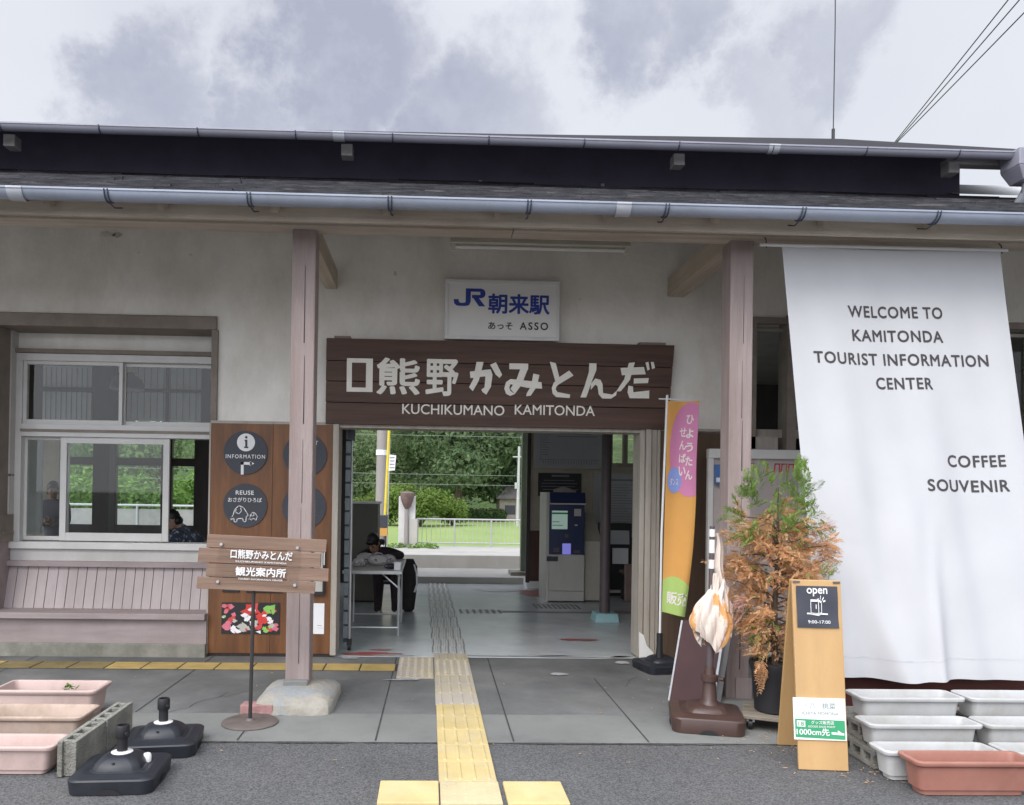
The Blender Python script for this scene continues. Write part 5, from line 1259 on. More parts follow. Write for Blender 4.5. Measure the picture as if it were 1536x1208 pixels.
def head(par, c, face, tilt, hair_len=.0, fringe=True):
    """face direction 'face' (horizontal), tilt down in degrees"""
    f_ = Vector(face).normalized(); rt = f_.cross(Vector((0, 0, 1))).normalized()
    q = Matrix.Rotation(R(-tilt), 3, rt); f_ = q @ f_; upv = rt.cross(f_).normalized()
    m_ = Matrix((rt, f_, upv)).transposed(); c = Vector(c)
    h = MB(); ellipsoid(h, c, (.075, .094, .115), m_)
    ellipsoid(h, c + m_ @ Vector((0, .028, -.065)), (.052, .058, .055), m_, 14)
    ellipsoid(h, c + m_ @ Vector((0, .097, -.02)), (.012, .02, .024), m_, 8)
    for sx in (-1, 1): ellipsoid(h, c + m_ @ Vector((sx * .076, -.005, -.012)), (.012, .02, .032), m_, 8)
    h.tube([c + m_ @ Vector((-.02, .088, -.06)), c + m_ @ Vector((.02, .088, -.06))], .007, 6)
    hd = h.build('head', M['skin'], par, smooth=True)
    e = MB()
    for sx in (-1, 1): ellipsoid(e, c + m_ @ Vector((sx * .03, .083, .0)), (.011, .008, .007), m_, 8); e.tube([c + m_ @ Vector((sx * .045, .083, .02)), c + m_ @ Vector((sx * .018, .092, .022))], .004, 5)
    e.build('eyes', M['hair'], hd)
    hr = MB(); ellipsoid(hr, c + m_ @ Vector((0, -.014, .024)), (.086, .098, .106), m_, 22, -.35, .05)
    if fringe: ellipsoid(hr, c + m_ @ Vector((0, .055, .062)), (.062, .042, .045), m_, 16, -.8, .08)
    if hair_len: ellipsoid(hr, c + m_ @ Vector((0, -.05, -.05)), (.08, .06, hair_len), m_, 18, -1, .06)
    hr.build('hair', M['hair'], par, smooth=True)
    return hd
rnd = random.Random(5)
V = Vector
# woman writing at the folding table
t = thing('person', 'dark haired person in dark clothes bent over writing at the folding table', 'person', (-.60, 10.3, 0))
pel, ch_, nk = V((-.56, 10.46, .48)), V((-.62, 10.20, .735)), V((-.675, 10.05, .83))
sl, sr_ = V((-.79, 10.12, .76)), V((-.46, 10.18, .765))
el, er = V((-.86, 9.93, .73)), V((-.33, 9.98, .745))
wl2, wr = V((-.76, 9.78, .745)), V((-.52, 9.78, .745))
kl, kr = V((-.63, 10.02, .52)), V((-.42, 10.02, .52))
al, ar = V((-.64, 10.10, .09)), V((-.42, 10.12, .09))
skin([[(pel, (.15, .12)), (pel.lerp(ch_, .5), (.13, .11)), (ch_, (.135, .10)), (nk, .055)], [(ch_, (.135, .10)), (sl, .065), (el, .05), (wl2, .038)], [(ch_, (.135, .10)), (sr_, .065), (er, .05), (wr, .038)],
      [(pel, (.17, .13)), (kl, .085), (kl.lerp(al, .5), .06), (al, .045), (al + V((0, -.14, -.04)), .04)], [(pel, (.17, .13)), (kr, .085), (kr.lerp(ar, .5), .06), (ar, .045), (ar + V((0, -.14, -.04)), .04)]], 'body', M['dark_cloth'], t)
skin(hand(t, wl2, (.6, -.7, -.05), (0, 0, 1), 1), 'hand', M['skin'], t, 1); skin(hand(t, wr, (-.5, -.8, -.05), (0, 0, 1), -1), 'hand', M['skin'], t, 1)
MB().tube([nk - V((0, -.04, .06)), nk + V((-.01, -.03, .06))], .05, 12).build('neck', M['skin'], t, smooth=True)
head(t, (-.70, 9.96, .905), (-.35, -1, 0), 42, .09)
MB().lathe([(.03, 0), (.045, .03), (.04, .06), (.01, .075)], (-.60, 10.10, .87), 12).build('hair_tie', M['hair'], t, smooth=True)
t = thing('stool', 'low dark stool under the person at the folding table', 'stool', (-.5, 10.45, 0))
MB().lathe([(.15, .34), (.17, .35), (.17, .375), (.15, .38)], (-.5, 10.45, 0), 20).build('seat', M['dark_wood'], t)
for a in range(4): MB().tube([(-.5 + .13 * math.cos(a * 1.571 + .8), 10.45 + .13 * math.sin(a * 1.571 + .8), .34), (-.5 + .17 * math.cos(a * 1.571 + .8), 10.45 + .17 * math.sin(a * 1.571 + .8), .005)], .012, 8).build('leg', M['black_steel'], t)
# folding table
t = thing('folding_table', 'long grey folding table with tubular steel legs in the passage', 'table', (-.6, 9.2, 0))
MB().box(-.90, -.285, 8.36, 10.0, .682, .705).build('tabletop', M['kiosk'], t, bevel=.003)
MB().box(-.905, -.28, 8.35, 8.36, .675, .708).box(-.285, -.278, 8.36, 10.0, .675, .708).build('edge_band', M['silver'], t)
for y in (8.42, 9.35):
    MB().tube([(-.31, y, .68), (-.31, y, .005)], .0125, 10).build('leg', M['silver'], t); MB().tube([(-.875, y, .68), (-.875, y, .005)], .0125, 10).build('leg', M['silver'], t)
    MB().tube([(-.31, y, .10), (-.875, y, .10)], .010, 8).tube([(-.31, y, .52), (-.50, y + .02, .68)], .009, 8).tube([(-.31, y, .50), (-.31, y + .3, .68)], .009, 8).build('brace', M['silver'], t)
t = thing('cloth_bag', 'white and black patterned cloth bag on the folding table', 'bag', (-.52, 8.75, .706), 'things on the folding table')
m = MB(); ellipsoid(m, (-.57, 9.0, .765), (.115, .12, .068), None, 26, -.9, .14); ellipsoid(m, (-.47, 9.2, .76), (.09, .10, .06), None, 22, -.9, .14); m.build('bag_body', M['white_bag'], t, smooth=True)
MB().tube([(-.62, 8.98, .82), (-.59, 8.94, .855), (-.53, 8.94, .85), (-.50, 8.98, .81)], .006, 8).build('strap', M['white_bag'], t, smooth=True)
t = thing('cloth_bag', 'pale cloth bundle on the folding table behind the steel gate', 'bag', (-.78, 8.7, .706), 'things on the folding table')
m = MB(); ellipsoid(m, (-.76, 8.85, .755), (.085, .13, .055), None, 22, -.9, .14); ellipsoid(m, (-.74, 9.3, .765), (.10, .12, .065), None, 22, -.9, .14); m.build('bag_body', M['white_bag'], t, smooth=True)
t = thing('pencil_case', 'dark pouch lying on the near end of the folding table', 'pouch', (-.40, 8.6, .706))
m = MB(); ellipsoid(m, (-.405, 8.62, .735), (.075, .045, .032), None, 16, -.85); m.build('pouch', M['char'], t, smooth=True); MB().tube([(-.47, 8.585, .74), (-.34, 8.585, .74)], .003, 6).build('zip', M['silver'], t)
t = thing('paper_box', 'small white box at the corner of the folding table', 'box', (-.33, 8.5, .706))
MB().box(-.365, -.295, 8.48, 8.56, .706, .78).build('carton', M['paper'], t, bevel=.003); MB().box(-.37, -.29, 8.475, 8.565, .78, .79).build('lid', M['paper'], t)
t = thing('backpack', 'black bag with a pale strap standing at the far end of the folding table', 'bag', (-.22, 10.1, 0))
m = MB(); m.loft([[(-.25 + hx_ * q * math.cos(a), 10.25 + hy_ * q * math.sin(a), z) for a in [2 * math.pi * k / 18 for k in range(18)]] for hx_, hy_, z, q in ((.06, .06, 0.0, .8), (.08, .08, .03, 1), (.10, .10, .22, 1), (.12, .11, .42, 1), (.11, .09, .58, 1), (.06, .05, .68, 1))])
m.build('bag_body', M['backpack'], t, smooth=True)
MB().tube([(-.18, 10.17, .62), (-.145, 10.16, .50), (-.14, 10.16, .36), (-.17, 10.17, .26)], .012, 8).build('strap', M['paper'], t, smooth=True)
# folding gate at the left jamb
t = thing('folding_gate', 'folded steel lattice gate standing open at the left door jamb', 'gate', (-.76, 7.68, 0))
m = MB()
for k in range(15): z = .12 + k * .138; m.box(-.815, -.765, 7.66, 7.74, z, z + .118)
m.build('lattice', M['gate_steel'], t, bevel=.003)
MB().box(-.815, -.77, 7.68, 7.72, .08, 2.1).build('backing', M['bracket'], t)
MB().tube([(-.752, 7.66, .09), (-.752, 7.66, 1.62)], .014, 10).tube([(-.752, 7.66, 1.62), (-.752, 7.66, 2.14)], .008, 8).build('end_post', M['silver'], t)
w = MB().tube([(-.765, 7.66, .045), (-.735, 7.66, .045)], .035, 14).build('castor', M['black'], t); MB().box(-.775, -.73, 7.635, 7.685, .06, .12).build('fork', M['black'], w)
MB().box(-.79, -.73, 7.63, 7.70, 2.04, 2.14).build('lock_box', M['bracket'], t)
# people seen through the window
t = thing('person', 'person in a grey shirt standing far left inside behind the window', 'person', (-5.40, 11.5, 0))
pel, ch_, nk = V((-5.40, 11.5, .88)), V((-5.40, 11.5, 1.22)), V((-5.40, 11.49, 1.38))
skin([[(pel, (.15, .11)), (pel.lerp(ch_, .5), (.14, .10)), (ch_, (.16, .11)), (nk, .055)], [(ch_, (.16, .11)), (V((-5.58, 11.5, 1.28)), .07), (V((-5.62, 11.42, 1.02)), .05), (V((-5.42, 11.30, 1.03)), .038)], [(ch_, (.16, .11)), (V((-5.22, 11.5, 1.28)), .07), (V((-5.16, 11.42, 1.02)), .05), (V((-5.32, 11.29, 1.07)), .038)],
      [(pel, (.15, .11)), (V((-5.49, 11.5, .48)), .075), (V((-5.49, 11.52, .08)), .05), (V((-5.49, 11.38, .04)), .04)], [(pel, (.15, .11)), (V((-5.31, 11.5, .48)), .075), (V((-5.31, 11.52, .08)), .05), (V((-5.31, 11.38, .04)), .04)]], 'body', M['grey_cloth'], t)
skin(hand(t, V((-5.42, 11.30, 1.03)), (1, -.1, 0), (0, -1, 0), 1), 'hand', M['skin'], t, 1); skin(hand(t, V((-5.32, 11.29, 1.07)), (-1, -.1, 0), (0, -1, 0), -1), 'hand', M['skin'], t, 1)
MB().tube([nk - V((0, 0, .05)), nk + V((0, -.01, .07))], .05, 12).build('neck', M['skin'], t, smooth=True)
head(t, (-5.40, 11.48, 1.51), (.6, -1, 0), 10, .05)
t = thing('person', 'person in a patterned shirt hunched forward inside behind the window', 'person', (-2.85, 9.6, 0))
pel, ch_, nk = V((-2.72, 9.62, .62)), V((-2.83, 9.55, 1.00)), V((-2.98, 9.50, 1.10))
skin([[(pel, (.17, .14)), (pel.lerp(ch_, .5) + V((.05, 0, 0)), (.17, .14)), (ch_, (.17, .13)), (nk, .06)], [(ch_, (.17, .13)), (V((-2.98, 9.36, 1.00)), .07), (V((-3.10, 9.30, .84)), .05), (V((-3.25, 9.36, .80)), .038)], [(ch_, (.17, .13)), (V((-2.92, 9.72, 1.0)), .07), (V((-3.08, 9.78, .84)), .05), (V((-3.25, 9.68, .80)), .038)],
      [(pel, (.17, .14)), (V((-3.08, 9.50, .56)), .085), (V((-3.10, 9.5, .08)), .05), (V((-3.24, 9.5, .04)), .04)], [(pel, (.17, .14)), (V((-3.08, 9.74, .56)), .085), (V((-3.10, 9.74, .08)), .05), (V((-3.24, 9.74, .04)), .04)]], 'body', M['pattern_cloth'], t)
skin(hand(t, V((-3.25, 9.36, .80)), (-1, .1, -.1), (0, 0, 1), 1), 'hand', M['skin'], t, 1); skin(hand(t, V((-3.25, 9.68, .80)), (-1, -.1, -.1), (0, 0, 1), -1), 'hand', M['skin'], t, 1)
MB().tube([nk + V((.06, 0, -.04)), nk + V((-.06, 0, .06))], .05, 12).build('neck', M['skin'], t, smooth=True)
head(t, (-3.06, 9.48, 1.18), (-1, -.15, 0), 35, .06)
t = thing('stool', 'stool under the hunched person behind the window', 'stool', (-2.72, 9.62, 0))
MB().lathe([(.17, .44), (.19, .45), (.19, .48), (.17, .49)], (-2.70, 9.62, 0), 20).build('seat', M['dark_wood'], t)
for a in range(4): MB().tube([(-2.7 + .14 * math.cos(a * 1.571 + .8), 9.62 + .14 * math.sin(a * 1.571 + .8), .44), (-2.7 + .19 * math.cos(a * 1.571 + .8), 9.62 + .19 * math.sin(a * 1.571 + .8), .005)], .014, 8).build('leg', M['black_steel'], t)
t = thing('counter_table', 'dark counter inside the window in front of the hunched person', 'table', (-3.5, 9.5, 0))
MB().box(-3.9, -3.16, 9.2, 9.9, .735, .765).build('tabletop', M['dark_wood'], t); 
for x, y in ((-3.86, 9.24), (-3.2, 9.24), (-3.86, 9.86), (-3.2, 9.86)): MB().box(x - .025, x + .025, y - .025, y + .025, 0, .735).build('leg', M['dark_wood'], t)
t = thing('ceiling_lamp', 'dark hanging lamp seen through the upper window pane', 'lamp', (-3.62, 9.5, 2.75))
MB().lathe([(.19, 0), (.20, .02), (.17, .12), (.05, .20), (.02, .22)], (-3.62, 9.5, 2.72), 24).build('lamp_shade', M['brown_steel'], t, smooth=True); MB().tube([(-3.62, 9.5, 2.92), (-3.62, 9.5, 3.5)], .10, 12).build('stem', M['interior_cream'], t)

# ------------------------------------------------------------------ ticket hall
t = thing('ticket_machine', 'grey ticket machine with navy front and small lit screens', 'ticket machine', (1.97, 11.5, 0))
MB().box(1.69, 1.735, 11.28, 11.95, .0, 1.58).build('side_panel', M['kiosk'], t, bevel=.004)
MB().box(1.735, 2.245, 11.25, 11.95, .02, .16).build('plinth', M['kiosk'], t, bevel=.004); MB().box(1.735, 2.245, 11.25, 11.95, .165, .685).build('lower_door', M['kiosk'], t, bevel=.005)
MB().hexa([(1.735, 11.26, .69), (2.245, 11.26, .69), (2.245, 11.95, .69), (1.735, 11.95, .69)], [(1.735, 11.28, 1.42), (2.245, 11.28, 1.42), (2.245, 11.95, 1.42), (1.735, 11.95, 1.42)]).build('front_panel', M['kiosk_blue'], t, bevel=.003)
MB().hexa([(1.735, 11.20, 1.425), (2.245, 11.20, 1.425), (2.245, 11.95, 1.425), (1.735, 11.95, 1.425)], [(1.735, 11.26, 1.58), (2.245, 11.26, 1.58), (2.245, 11.95, 1.58), (1.735, 11.95, 1.58)]).build('canopy', M['kiosk_blue'], t, bevel=.004)
MB().box(1.735, 2.245, 11.19, 11.25, 1.405, 1.425).build('canopy_edge', M['kiosk'], t)
def lit(name, col, s_):
    m_ = bpy.data.materials.new(name); m_.use_nodes = True; b_ = m_.node_tree.nodes['Principled BSDF']; b_.inputs['Base Color'].default_value = (*col, 1); b_.inputs['Emission Color'].default_value = (*col, 1); b_.inputs['Emission Strength'].default_value = s_; b_.inputs['Roughness'].default_value = .3; return m_
sn = MB().box(1.77, 1.995, 11.262, 11.27, 1.05, 1.315).build('screen', lit('lit ticket screen', (.42, .58, .50), .32), t)
MB().box(1.77, 1.995, 11.26, 11.2615, 1.265, 1.29).box(1.78, 1.88, 11.26, 11.2615, 1.15, 1.16).box(1.78, 1.93, 11.26, 11.2615, 1.10, 1.11).build('screen_print', M['green_sign'], sn)
MB().box(1.925, 2.045, 11.245, 11.26, .69, .845).build('ticket_slot', lit('lit violet slot', (.22, .22, .70), .55), t)
MB().box(2.09, 2.19, 11.255, 11.27, 1.24, 1.345).box(2.10, 2.14, 11.25, 11.27, 1.10, 1.12).build('card_reader', M['kiosk'], t, bevel=.003)
MB().box(1.96, 2.01, 11.25, 11.265, .93, .98).box(1.80, 1.88, 11.25, 11.265, .72, .78).box(2.09, 2.18, 11.25, 11.265, .71, .75).build('coin_slot', M['brown_steel'], t)
MB().box(1.70, 1.86, 11.235, 11.25, .59, .66).build('handle', M['char'], t, bevel=.003)
t = thing('side_cabinet', 'beige steel cabinet with sloping lid next to the ticket machine', 'cabinet', (2.40, 11.6, 0))
MB().hexa([(2.27, 11.35, .02), (2.515, 11.35, .02), (2.515, 11.95, .02), (2.27, 11.95, .02)], [(2.27, 11.38, .88), (2.515, 11.38, .88), (2.515, 11.95, .88), (2.27, 11.95, .88)]).build('cabinet_body', M['kiosk_beige'], t, bevel=.005)
MB().add([(2.265, 11.37, .885), (2.52, 11.37, .885), (2.50, 11.95, 1.28), (2.265, 11.95, 1.28), (2.265, 11.95, .885), (2.52, 11.95, .885)], [(0, 1, 2, 3), (0, 3, 4), (1, 5, 2), (0, 4, 5, 1), (3, 2, 5, 4)]).build('lid', M['kiosk_beige'], t)
f12 = front(12.86)
t = thing('route_map', 'large pale fare map board high on the ticket hall wall', 'board', (2.3, 12.9, 2.0))
MB().box(1.70, 2.90, 12.84, 12.9, 1.97, 2.9).build('frame', M['kiosk'], t, bevel=.004); MB().box(1.74, 2.86, 12.832, 12.84, 2.01, 2.86).build('map_sheet', M['board_grey'], t)
m = MB(); f8 = front(12.8305); m.line([(1.8, 2.12), (2.8, 2.12)], .008, f8); m.line([(1.82, 2.12), (1.82, 2.6)], .008, f8); m.line([(2.15, 2.56), (2.62, 2.55)], .03, f8); m.line([(2.1, 2.50), (2.72, 2.50)], .012, f8)
for k in range(22): m.line([(1.86 + k * .042, 2.10), (1.86 + k * .042, 2.04 + rnd.uniform(0, .03))], .010, f8)
for k in range(9): m.line([(1.84, 2.2 + k * .04), (1.90 + rnd.uniform(0, .1), 2.2 + k * .04)], .010, f8)
m.build('map_print', M['board_ink'], t)
t = thing('wall_notice', 'black notice with pale lines above the ticket machine', 'notice', (2.0, 12.88, 1.55))
MB().box(1.79, 2.50, 12.86, 12.9, 1.52, 1.90).build('sheet', M['black'], t)
m = MB(); m.line([(2.02, 1.855), (2.28, 1.855)], .03, front(12.857))
for k in range(5): m.line([(1.84 + rnd.uniform(0, .05), 1.78 - k * .05), (2.36 + rnd.uniform(0, .1), 1.78 - k * .05)], .010, front(12.857))
m.build('print', M['board_ink'], t)
t = tag(MB().tube([(1.95, 12.3, 1.60), (2.10, 12.28, 1.62), (2.30, 12.3, 1.59)], [.03, .06, .03], 10).build('paper_roll', M['trim'], smooth=True), 'crumpled beige paper lying on top of the ticket machine', 'paper')
t.location.z -= 0
t = thing('timetable', 'large framed timetable on the dark wall beyond the round steel post', 'board', (3.3, 12.88, .9))
MB().box(2.70, 4.0, 12.84, 12.88, .86, 1.92).build('frame', M['kiosk'], t, bevel=.004); MB().box(2.74, 3.96, 12.832, 12.84, .90, 1.88).build('sheet', M['board_grey'], t)
m = MB()
for k in range(18): m.line([(2.82 + rnd.uniform(0, .05), 1.72 - k * .043), (3.30 + rnd.uniform(-.1, .3), 1.72 - k * .043)], .008, front(12.8305))
m.line([(3.0, 1.80), (3.35, 1.80)], .03, front(12.8305)); m.build('print', M['board_ink'], t)
t = thing('leaflet_rack', 'dark rack with white leaflets behind the round steel post', 'rack', (2.9, 12.0, 0))
MB().box(2.66, 3.12, 12.0, 12.3, 0, 1.12).build('rack_body', M['black'], t, bevel=.004)
MB().hexa([(2.70, 11.97, .80), (3.08, 11.97, .80), (3.08, 12.0, .80), (2.70, 12.0, .80)], [(2.70, 12.01, 1.08), (3.08, 12.01, 1.08), (3.08, 12.03, 1.08), (2.70, 12.03, 1.08)]).build('leaflet', M['board_grey'], t)
MB().box(2.82, 3.06, 11.96, 11.995, .50, .74).build('leaflet', M['paper'], t); MB().box(2.70, 3.1, 11.95, 12.0, .06, .10).build('shelf', M['kiosk'], t)
t = thing('waiting_chair', 'pinkish backed waiting seat just inside the right jamb', 'chair', (3.1, 11.3, 0))
MB().box(2.86, 3.35, 11.38, 11.42, .0, .55).build('backrest', mat('seat shell', (.24, .17, .15), .5), t, bevel=.02); MB().box(2.88, 3.35, 11.42, 11.8, .38, .43).build('seat', mat('seat pad', (.20, .14, .12), .6), t, bevel=.01)
for x in (2.9, 3.3): MB().box(x, x + .03, 11.5, 11.75, 0, .38).build('leg', M['black_steel'], t)
t = thing('steel_cabinet', 'plain olive grey cabinet at the far left of the passage', 'cabinet', (-.9, 11.2, 0))
MB().box(-1.15, -.71, 11.0, 11.5, 0.03, 1.38).build('cabinet_body', mat('olive cabinet', (.12, .115, .095), .6, .08, 4), t, bevel=.005); MB().box(-1.17, -.69, 10.98, 11.52, 1.38, 1.41).build('top', M['white_panel'], t); MB().box(-1.1, -.75, 11.05, 11.45, 0, .03).build('plinth', M['black'], t)

# ------------------------------------------------------------------ beyond the tracks
t = thing('platform_fence', 'low pale steel railing along the far platform', 'fence', (0, 21.3, .1))
m = MB().tube([(-.33, 21.3, .84), (12, 21.3, .84)], .022, 8).tube([(-.33, 21.3, .20), (12, 21.3, .20)], .018, 8); m.build('rail', M['fence'], t)
for k in range(13): MB().tube([(-.3 + k * 1.0, 21.3, .10), (-.3 + k * 1.0, 21.3, .84)], .025, 8).build('post', M['fence'], t)
m = MB()
for k in range(104): 
    if k % 8: m.tube([(-.3 + k * .125, 21.3, .2), (-.3 + k * .125, 21.3, .84)], .009, 6)
m.build('bars', M['fence'], t)
t = thing('platform_fence', 'pale railing across the tracks seen through the waiting room window', 'fence', (-6, 21.3, .1))
MB().tube([(-14, 21.3, 1.1), (-1.6, 21.3, 1.1)], .03, 8).build('rail', M['fence'], t); MB().box(-13, -4.6, 21.32, 21.38, .55, 1.0).build('panel', M['platform_side'], t)
for k in range(7): MB().tube([(-13.5 + k * 1.9, 21.3, .10), (-13.5 + k * 1.9, 21.3, 1.1)], .03, 8).build('post', M['fence'], t)
t = thing('signal_cabinet', 'white post shaped cabinet with a brown hood across the tracks', 'cabinet', (-.58, 21, .1))
MB().box(-.80, -.36, 20.85, 21.2, .1, 1.45).build('cabinet_body', M['white_paint'], t, bevel=.01)
MB().tube([(-.585, 20.78, .1), (-.585, 20.78, 1.2)], .055, 12).build('pipe', M['pole'], t, smooth=True)
m = MB().lathe([(.05, 1.12), (.10, 1.18), (.16, 1.34), (.19, 1.46), (.18, 1.54), (.12, 1.57), (.03, 1.575)], (-.58, 20.76, 0), 9); m.build('hood', mat('brown hood', (.16, .11, .10), .9, .3, 9), t, smooth=True)
MB().box(-.52, -.30, 20.80, 20.84, .1, .85).build('side_box', M['kiosk'], t); MB().tube([(-.45, 20.78, 1.42), (-.32, 20.78, 1.6)], .015, 6).build('spout', M['bracket'], t)
t = thing('utility_pole', 'grey concrete utility pole with a white band beyond the tracks', 'pole', (-1.32, 22.5, -.5))
MB().tube([(-1.38, 22.5, -.55), (-1.34, 22.5, 9)], [.16, .13], 16).build('shaft', M['pole'], t, smooth=True); MB().tube([(-1.372, 22.5, 2.6), (-1.37, 22.5, 2.75)], .162, 16).build('band', M['paper'], t)
MB().tube([(-1.18, 22.4, -.5), (-1.14, 22.4, 3.1)], .02, 6).build('conduit', M['fence'], t)
t = thing('guy_wire', 'slanting stay wire in a yellow guard hung with a white sign', 'stay wire', (-1.17, 21.2, .3))
MB().tube([(-1.19, 21.2, .5), (-1.09, 21.2, 3.6)], .038, 10).build('yellow_guard', M['yellow'], t, smooth=True); MB().tube([(-1.2, 21.2, .1), (-1.05, 21.3, 5)], .012, 6).build('wire', M['wire'], t)
MB().hexa([(-1.10, 21.15, 2.12), (-.93, 21.14, 2.14), (-.93, 21.16, 2.14), (-1.10, 21.17, 2.12)], [(-1.08, 21.15, 2.56), (-.90, 21.14, 2.54), (-.90, 21.16, 2.54), (-1.08, 21.17, 2.56)]).build('sign_plate', M['paper'], t)
m = MB()
for k in range(4): m.line([(-1.06, 2.48 - k * .09), (-.95, 2.48 - k * .09)], .02, front(21.135))
m.build('sign_print', M['board_ink'], t)
t = thing('trackside_box', 'dark and orange track equipment box at the foot of the yellow stay', 'box', (-1.2, 20.7, .1))
MB().box(-1.36, -1.08, 20.6, 20.9, .62, .95).build('housing', M['char'], t, bevel=.02); MB().box(-1.36, -1.08, 20.62, 20.88, .40, .62).build('lower_housing', M['tape'], t, bevel=.01)
MB().box(-1.34, -1.30, 20.65, 20.7, .1, .40).build('leg', M['black_steel'], t); MB().box(-1.14, -1.10, 20.65, 20.7, .1, .40).build('leg', M['black_steel'], t)
t = thing('utility_pole', 'thin distant pole in front of the trees at the right of the doorway', 'pole', (5.65, 50, -.5))
MB().tube([(5.65, 50, -.55), (5.70, 50, 4.6)], [.11, .08], 10).build('shaft', M['fence'], t); MB().box(5.3, 6.1, 49.95, 50.05, 3.9, 3.98).build('crossarm', M['fence'], t)
MB().box(5.45, 5.6, 49.9, 50.1, 1.9, 2.3).build('transformer', M['fence'], t)
for k, (z, x0, x1) in enumerate(((4.4, -20, 40), (2.45, -20, 40), (1.95, -20, 40))):
    tag(MB().tube(sag((x0, 40 + k, z + .2), (x1, 40 + k, z + .2), .15), .009, 5).build('line_wire', M['thin_wire']), ('highest pale wire strung across the trees behind the doorway', 'middle pale wire strung across the trees behind the doorway', 'lowest pale wire strung across the trees behind the doorway')[k], 'wire', 'wires beyond the tracks')

rng = np.random.default_rng(7)
def leaf_mesh(name, m_, parent, centres, radii, n, size, flat=.75):
    """many leaf-sized quads in lumps, each lump an ellipsoid of its own"""
    centres = np.array(centres, float); radii = np.array(radii, float)
    wgt = radii[:, 0] * radii[:, 2]; wgt = wgt / wgt.sum()
    k = rng.choice(len(centres), n, p=wgt)
    d = rng.normal(size=(n, 3)); d /= np.linalg.norm(d, axis=1)[:, None]
    rr_ = rng.uniform(.35, 1.08, n) ** .6
    p = centres[k] + d * radii[k] * rr_[:, None]
    nm = d + rng.normal(size=(n, 3)) * .65 + np.array([0, 0, .35]); nm /= np.linalg.norm(nm, axis=1)[:, None]
    a = np.cross(nm, rng.normal(size=(n, 3))); a /= np.linalg.norm(a, axis=1)[:, None]; b_ = np.cross(nm, a)
    s_ = size * rng.uniform(.55, 1.35, n)[:, None]
    vs = np.stack([p - a * s_, p - b_ * s_ * flat * .6, p + a * s_, p + b_ * s_ * flat * .6], 1).reshape(-1, 3)
    o = world_loc(parent) if parent else Vector((0, 0, 0)); vs = vs - np.array(o)
    me = bpy.data.meshes.new(name); me.vertices.add(4 * n); me.vertices.foreach_set('co', vs.ravel()); me.loops.add(4 * n); me.loops.foreach_set('vertex_index', np.arange(4 * n))
    me.polygons.add(n); me.polygons.foreach_set('loop_start', np.arange(n) * 4); me.polygons.foreach_set('loop_total', np.full(n, 4)); me.update(); me.validate()
    me.materials.append(m_); ob = bpy.data.objects.new(name, me); COL.objects.link(ob)
    if parent: ob.parent = parent
    return ob
def tree(x, y, h, r, m_, label, z=-.5, n=8000, size=.21, lumps=16, group='trees behind the rice field', nm='broadleaf_tree'):
    t = thing(nm, label, 'tree', (x, y, z), group)
    cs, rs = [], []
    for k in range(lumps):
        a = rng.uniform(0, 6.28); q = rng.uniform(.2, .8) * r; zz = rng.uniform(.22, .88) * h
        w = math.sqrt(max(.12, 1 - ((zz / h - .5) / .55) ** 2))
        cs.append((x + q * w * math.cos(a), y + q * w * math.sin(a), z + zz)); e = rng.uniform(.28, .48) * r; rs.append((e, e, e * rng.uniform(.6, .85)))
    leaf_mesh('crown', m_, t, cs, rs, n, size)
    tb = MB().tube([(x, y, z), (x + .1, y, z + h * .35), (x - .1, y, z + h * .75)], [.035 * h * .8, .025 * h * .8, .008 * h], 9)
    for c in cs[::3]: tb.tube([(x, y, z + h * .3), c], [.012 * h, .004 * h], 6)
    tb.build('trunk', M['bark'], t)
    return t
tree(2.2, 60, 12.5, 5.6, M['tree_leaf'], 'largest dark broadleaf tree in the middle of the doorway', n=17000, lumps=34)
tree(6.6, 63, 11, 4.6, M['tree_leaf'], 'dark broadleaf tree at the right edge of the doorway view', n=11000, lumps=26)
tree(-2.4, 66, 10.5, 4.4, M['tree_leaf2'], 'lighter green tree behind the utility pole', n=11000, lumps=26)
tree(-7.0, 68, 9, 4.4, M['tree_leaf2'], 'green tree just inside the left edge of the doorway view', n=4500)
tree(11.5, 64, 11, 5, M['tree_leaf2'], 'green tree hidden beyond the ticket hall', n=3500)
tree(-14, 66, 10, 5, M['tree_leaf'], 'dark tree seen between the rear posts of the waiting room', n=4500)
tree(-21, 62, 9.5, 5, M['tree_leaf2'], 'green tree behind the sliding window pane', n=5000)
tree(-28, 64, 10, 5.5, M['tree_leaf'], 'dark tree at the left of the waiting room view', n=5000)
tree(-36, 64, 10, 5.5, M['tree_leaf2'], 'green tree at the far left of the waiting room view', n=4000)
def bush(x, y, h, r, m_, label, n=2600, size=.16, group='bushes beyond the tracks', z=-.5, cat='bush', nm='bush'):
    t = thing(nm, label, cat, (x, y, z), group)
    cs = [(x + rng.uniform(-.6, .6) * r, y + rng.uniform(-.5, .5) * r, z + h * rng.uniform(.3, .72)) for k in range(11)]; rs = [(r * .45, r * .4, h * .30)] * 11
    leaf_mesh('crown', m_, t, cs, rs, n, size)
    tb = MB()
    for c in cs[::2]: tb.tube([(x, y, z), c], [.06, .015], 5)
    tb.build('trunk', M['bark'], t)
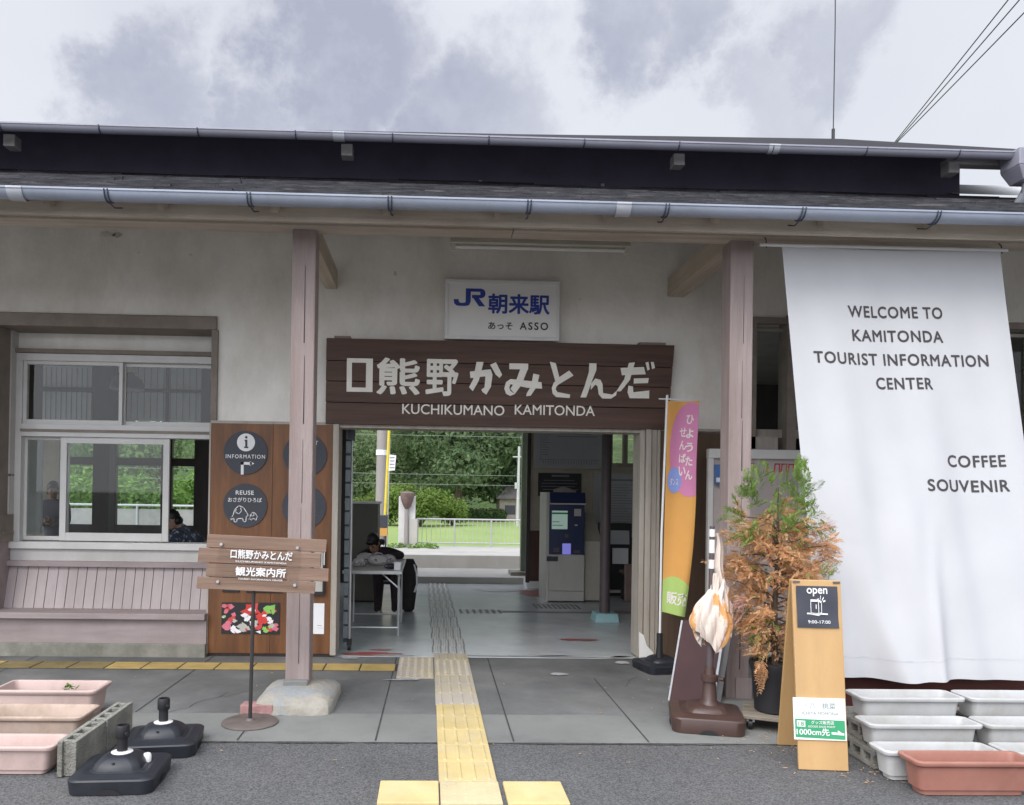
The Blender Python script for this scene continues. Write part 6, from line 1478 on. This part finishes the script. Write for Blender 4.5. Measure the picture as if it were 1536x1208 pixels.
bush(-.5, 48, 2.7, 2.3, M['bush_leaf'], 'round yellow green bush behind the white signal cabinet', n=6500, size=.11)
bush(-3.4, 49, 2.6, 2.0, M['bush_leaf'], 'yellow green bush left of the utility pole', n=5000, size=.11)
bush(1.5, 50, 1.9, 1.2, M['bush_leaf'], 'smaller rounded bush right of the signal cabinet', n=3000, size=.10)
for x, y, h, r, lb in ((-9.6, 25, 2.5, 1.5, 'bright leafy bush behind the left sliding pane'), (-8.4, 24.6, 2.0, 1.0, 'low bright bush at the middle post of the waiting room'), (-7.6, 26, 2.3, 1.2, 'bright leafy bush behind the right half of the sliding pane'), (-10.9, 26, 2.8, 1.3, 'tall bright bush at the left edge of the sliding pane'), (-6.2, 27, 1.7, 1.0, 'small bush behind the open side of the window')):
    bush(x, y, h, r, M['vine_leaf'], lb, 2600, .10, 'bushes behind the waiting room', -.2)
t = thing('clipped_hedge', 'low clipped hedge at the far edge of the rice field', 'hedge', (4.2, 58, -.5))
leaf_mesh('foliage', M['hedge_leaf'], t, [(2.8 + k * .3, 58, .0) for k in range(10)], [(.3, .5, .5)] * 10, 3000, .10); MB().box(2.7, 5.6, 57.8, 58.2, -.55, .3).build('stems', M['bark'], t)
t = thing('farm_house', 'small low house with a grey roof at the far end of the field', 'house', (6.2, 62, -.5))
MB().box(5.4, 10, 60, 63, -.55, 1.2).build('wall', M['house_wall'], t); MB().hexa([(5.1, 59.6, 1.2), (10.3, 59.6, 1.2), (10.3, 63.4, 1.2), (5.1, 63.4, 1.2)], [(6.2, 61.4, 2.3), (9.2, 61.4, 2.3), (9.2, 61.6, 2.3), (6.2, 61.6, 2.3)]).build('roof', M['house_roof'], t)
for x in (5.8, 7.4): MB().box(x, x + .8, 59.97, 60.01, .0, .7).build('window', M['char'], t)
# tufts on the far platform
leaf_mesh('weeds', M['vine_leaf'], None, [(-.9 + k * .17, 20.5 + (k % 3) * .2, .13) for k in range(7)], [(.18, .15, .10)] * 7, 500, .045)
tag(bpy.data.objects['weeds'], kind='stuff')
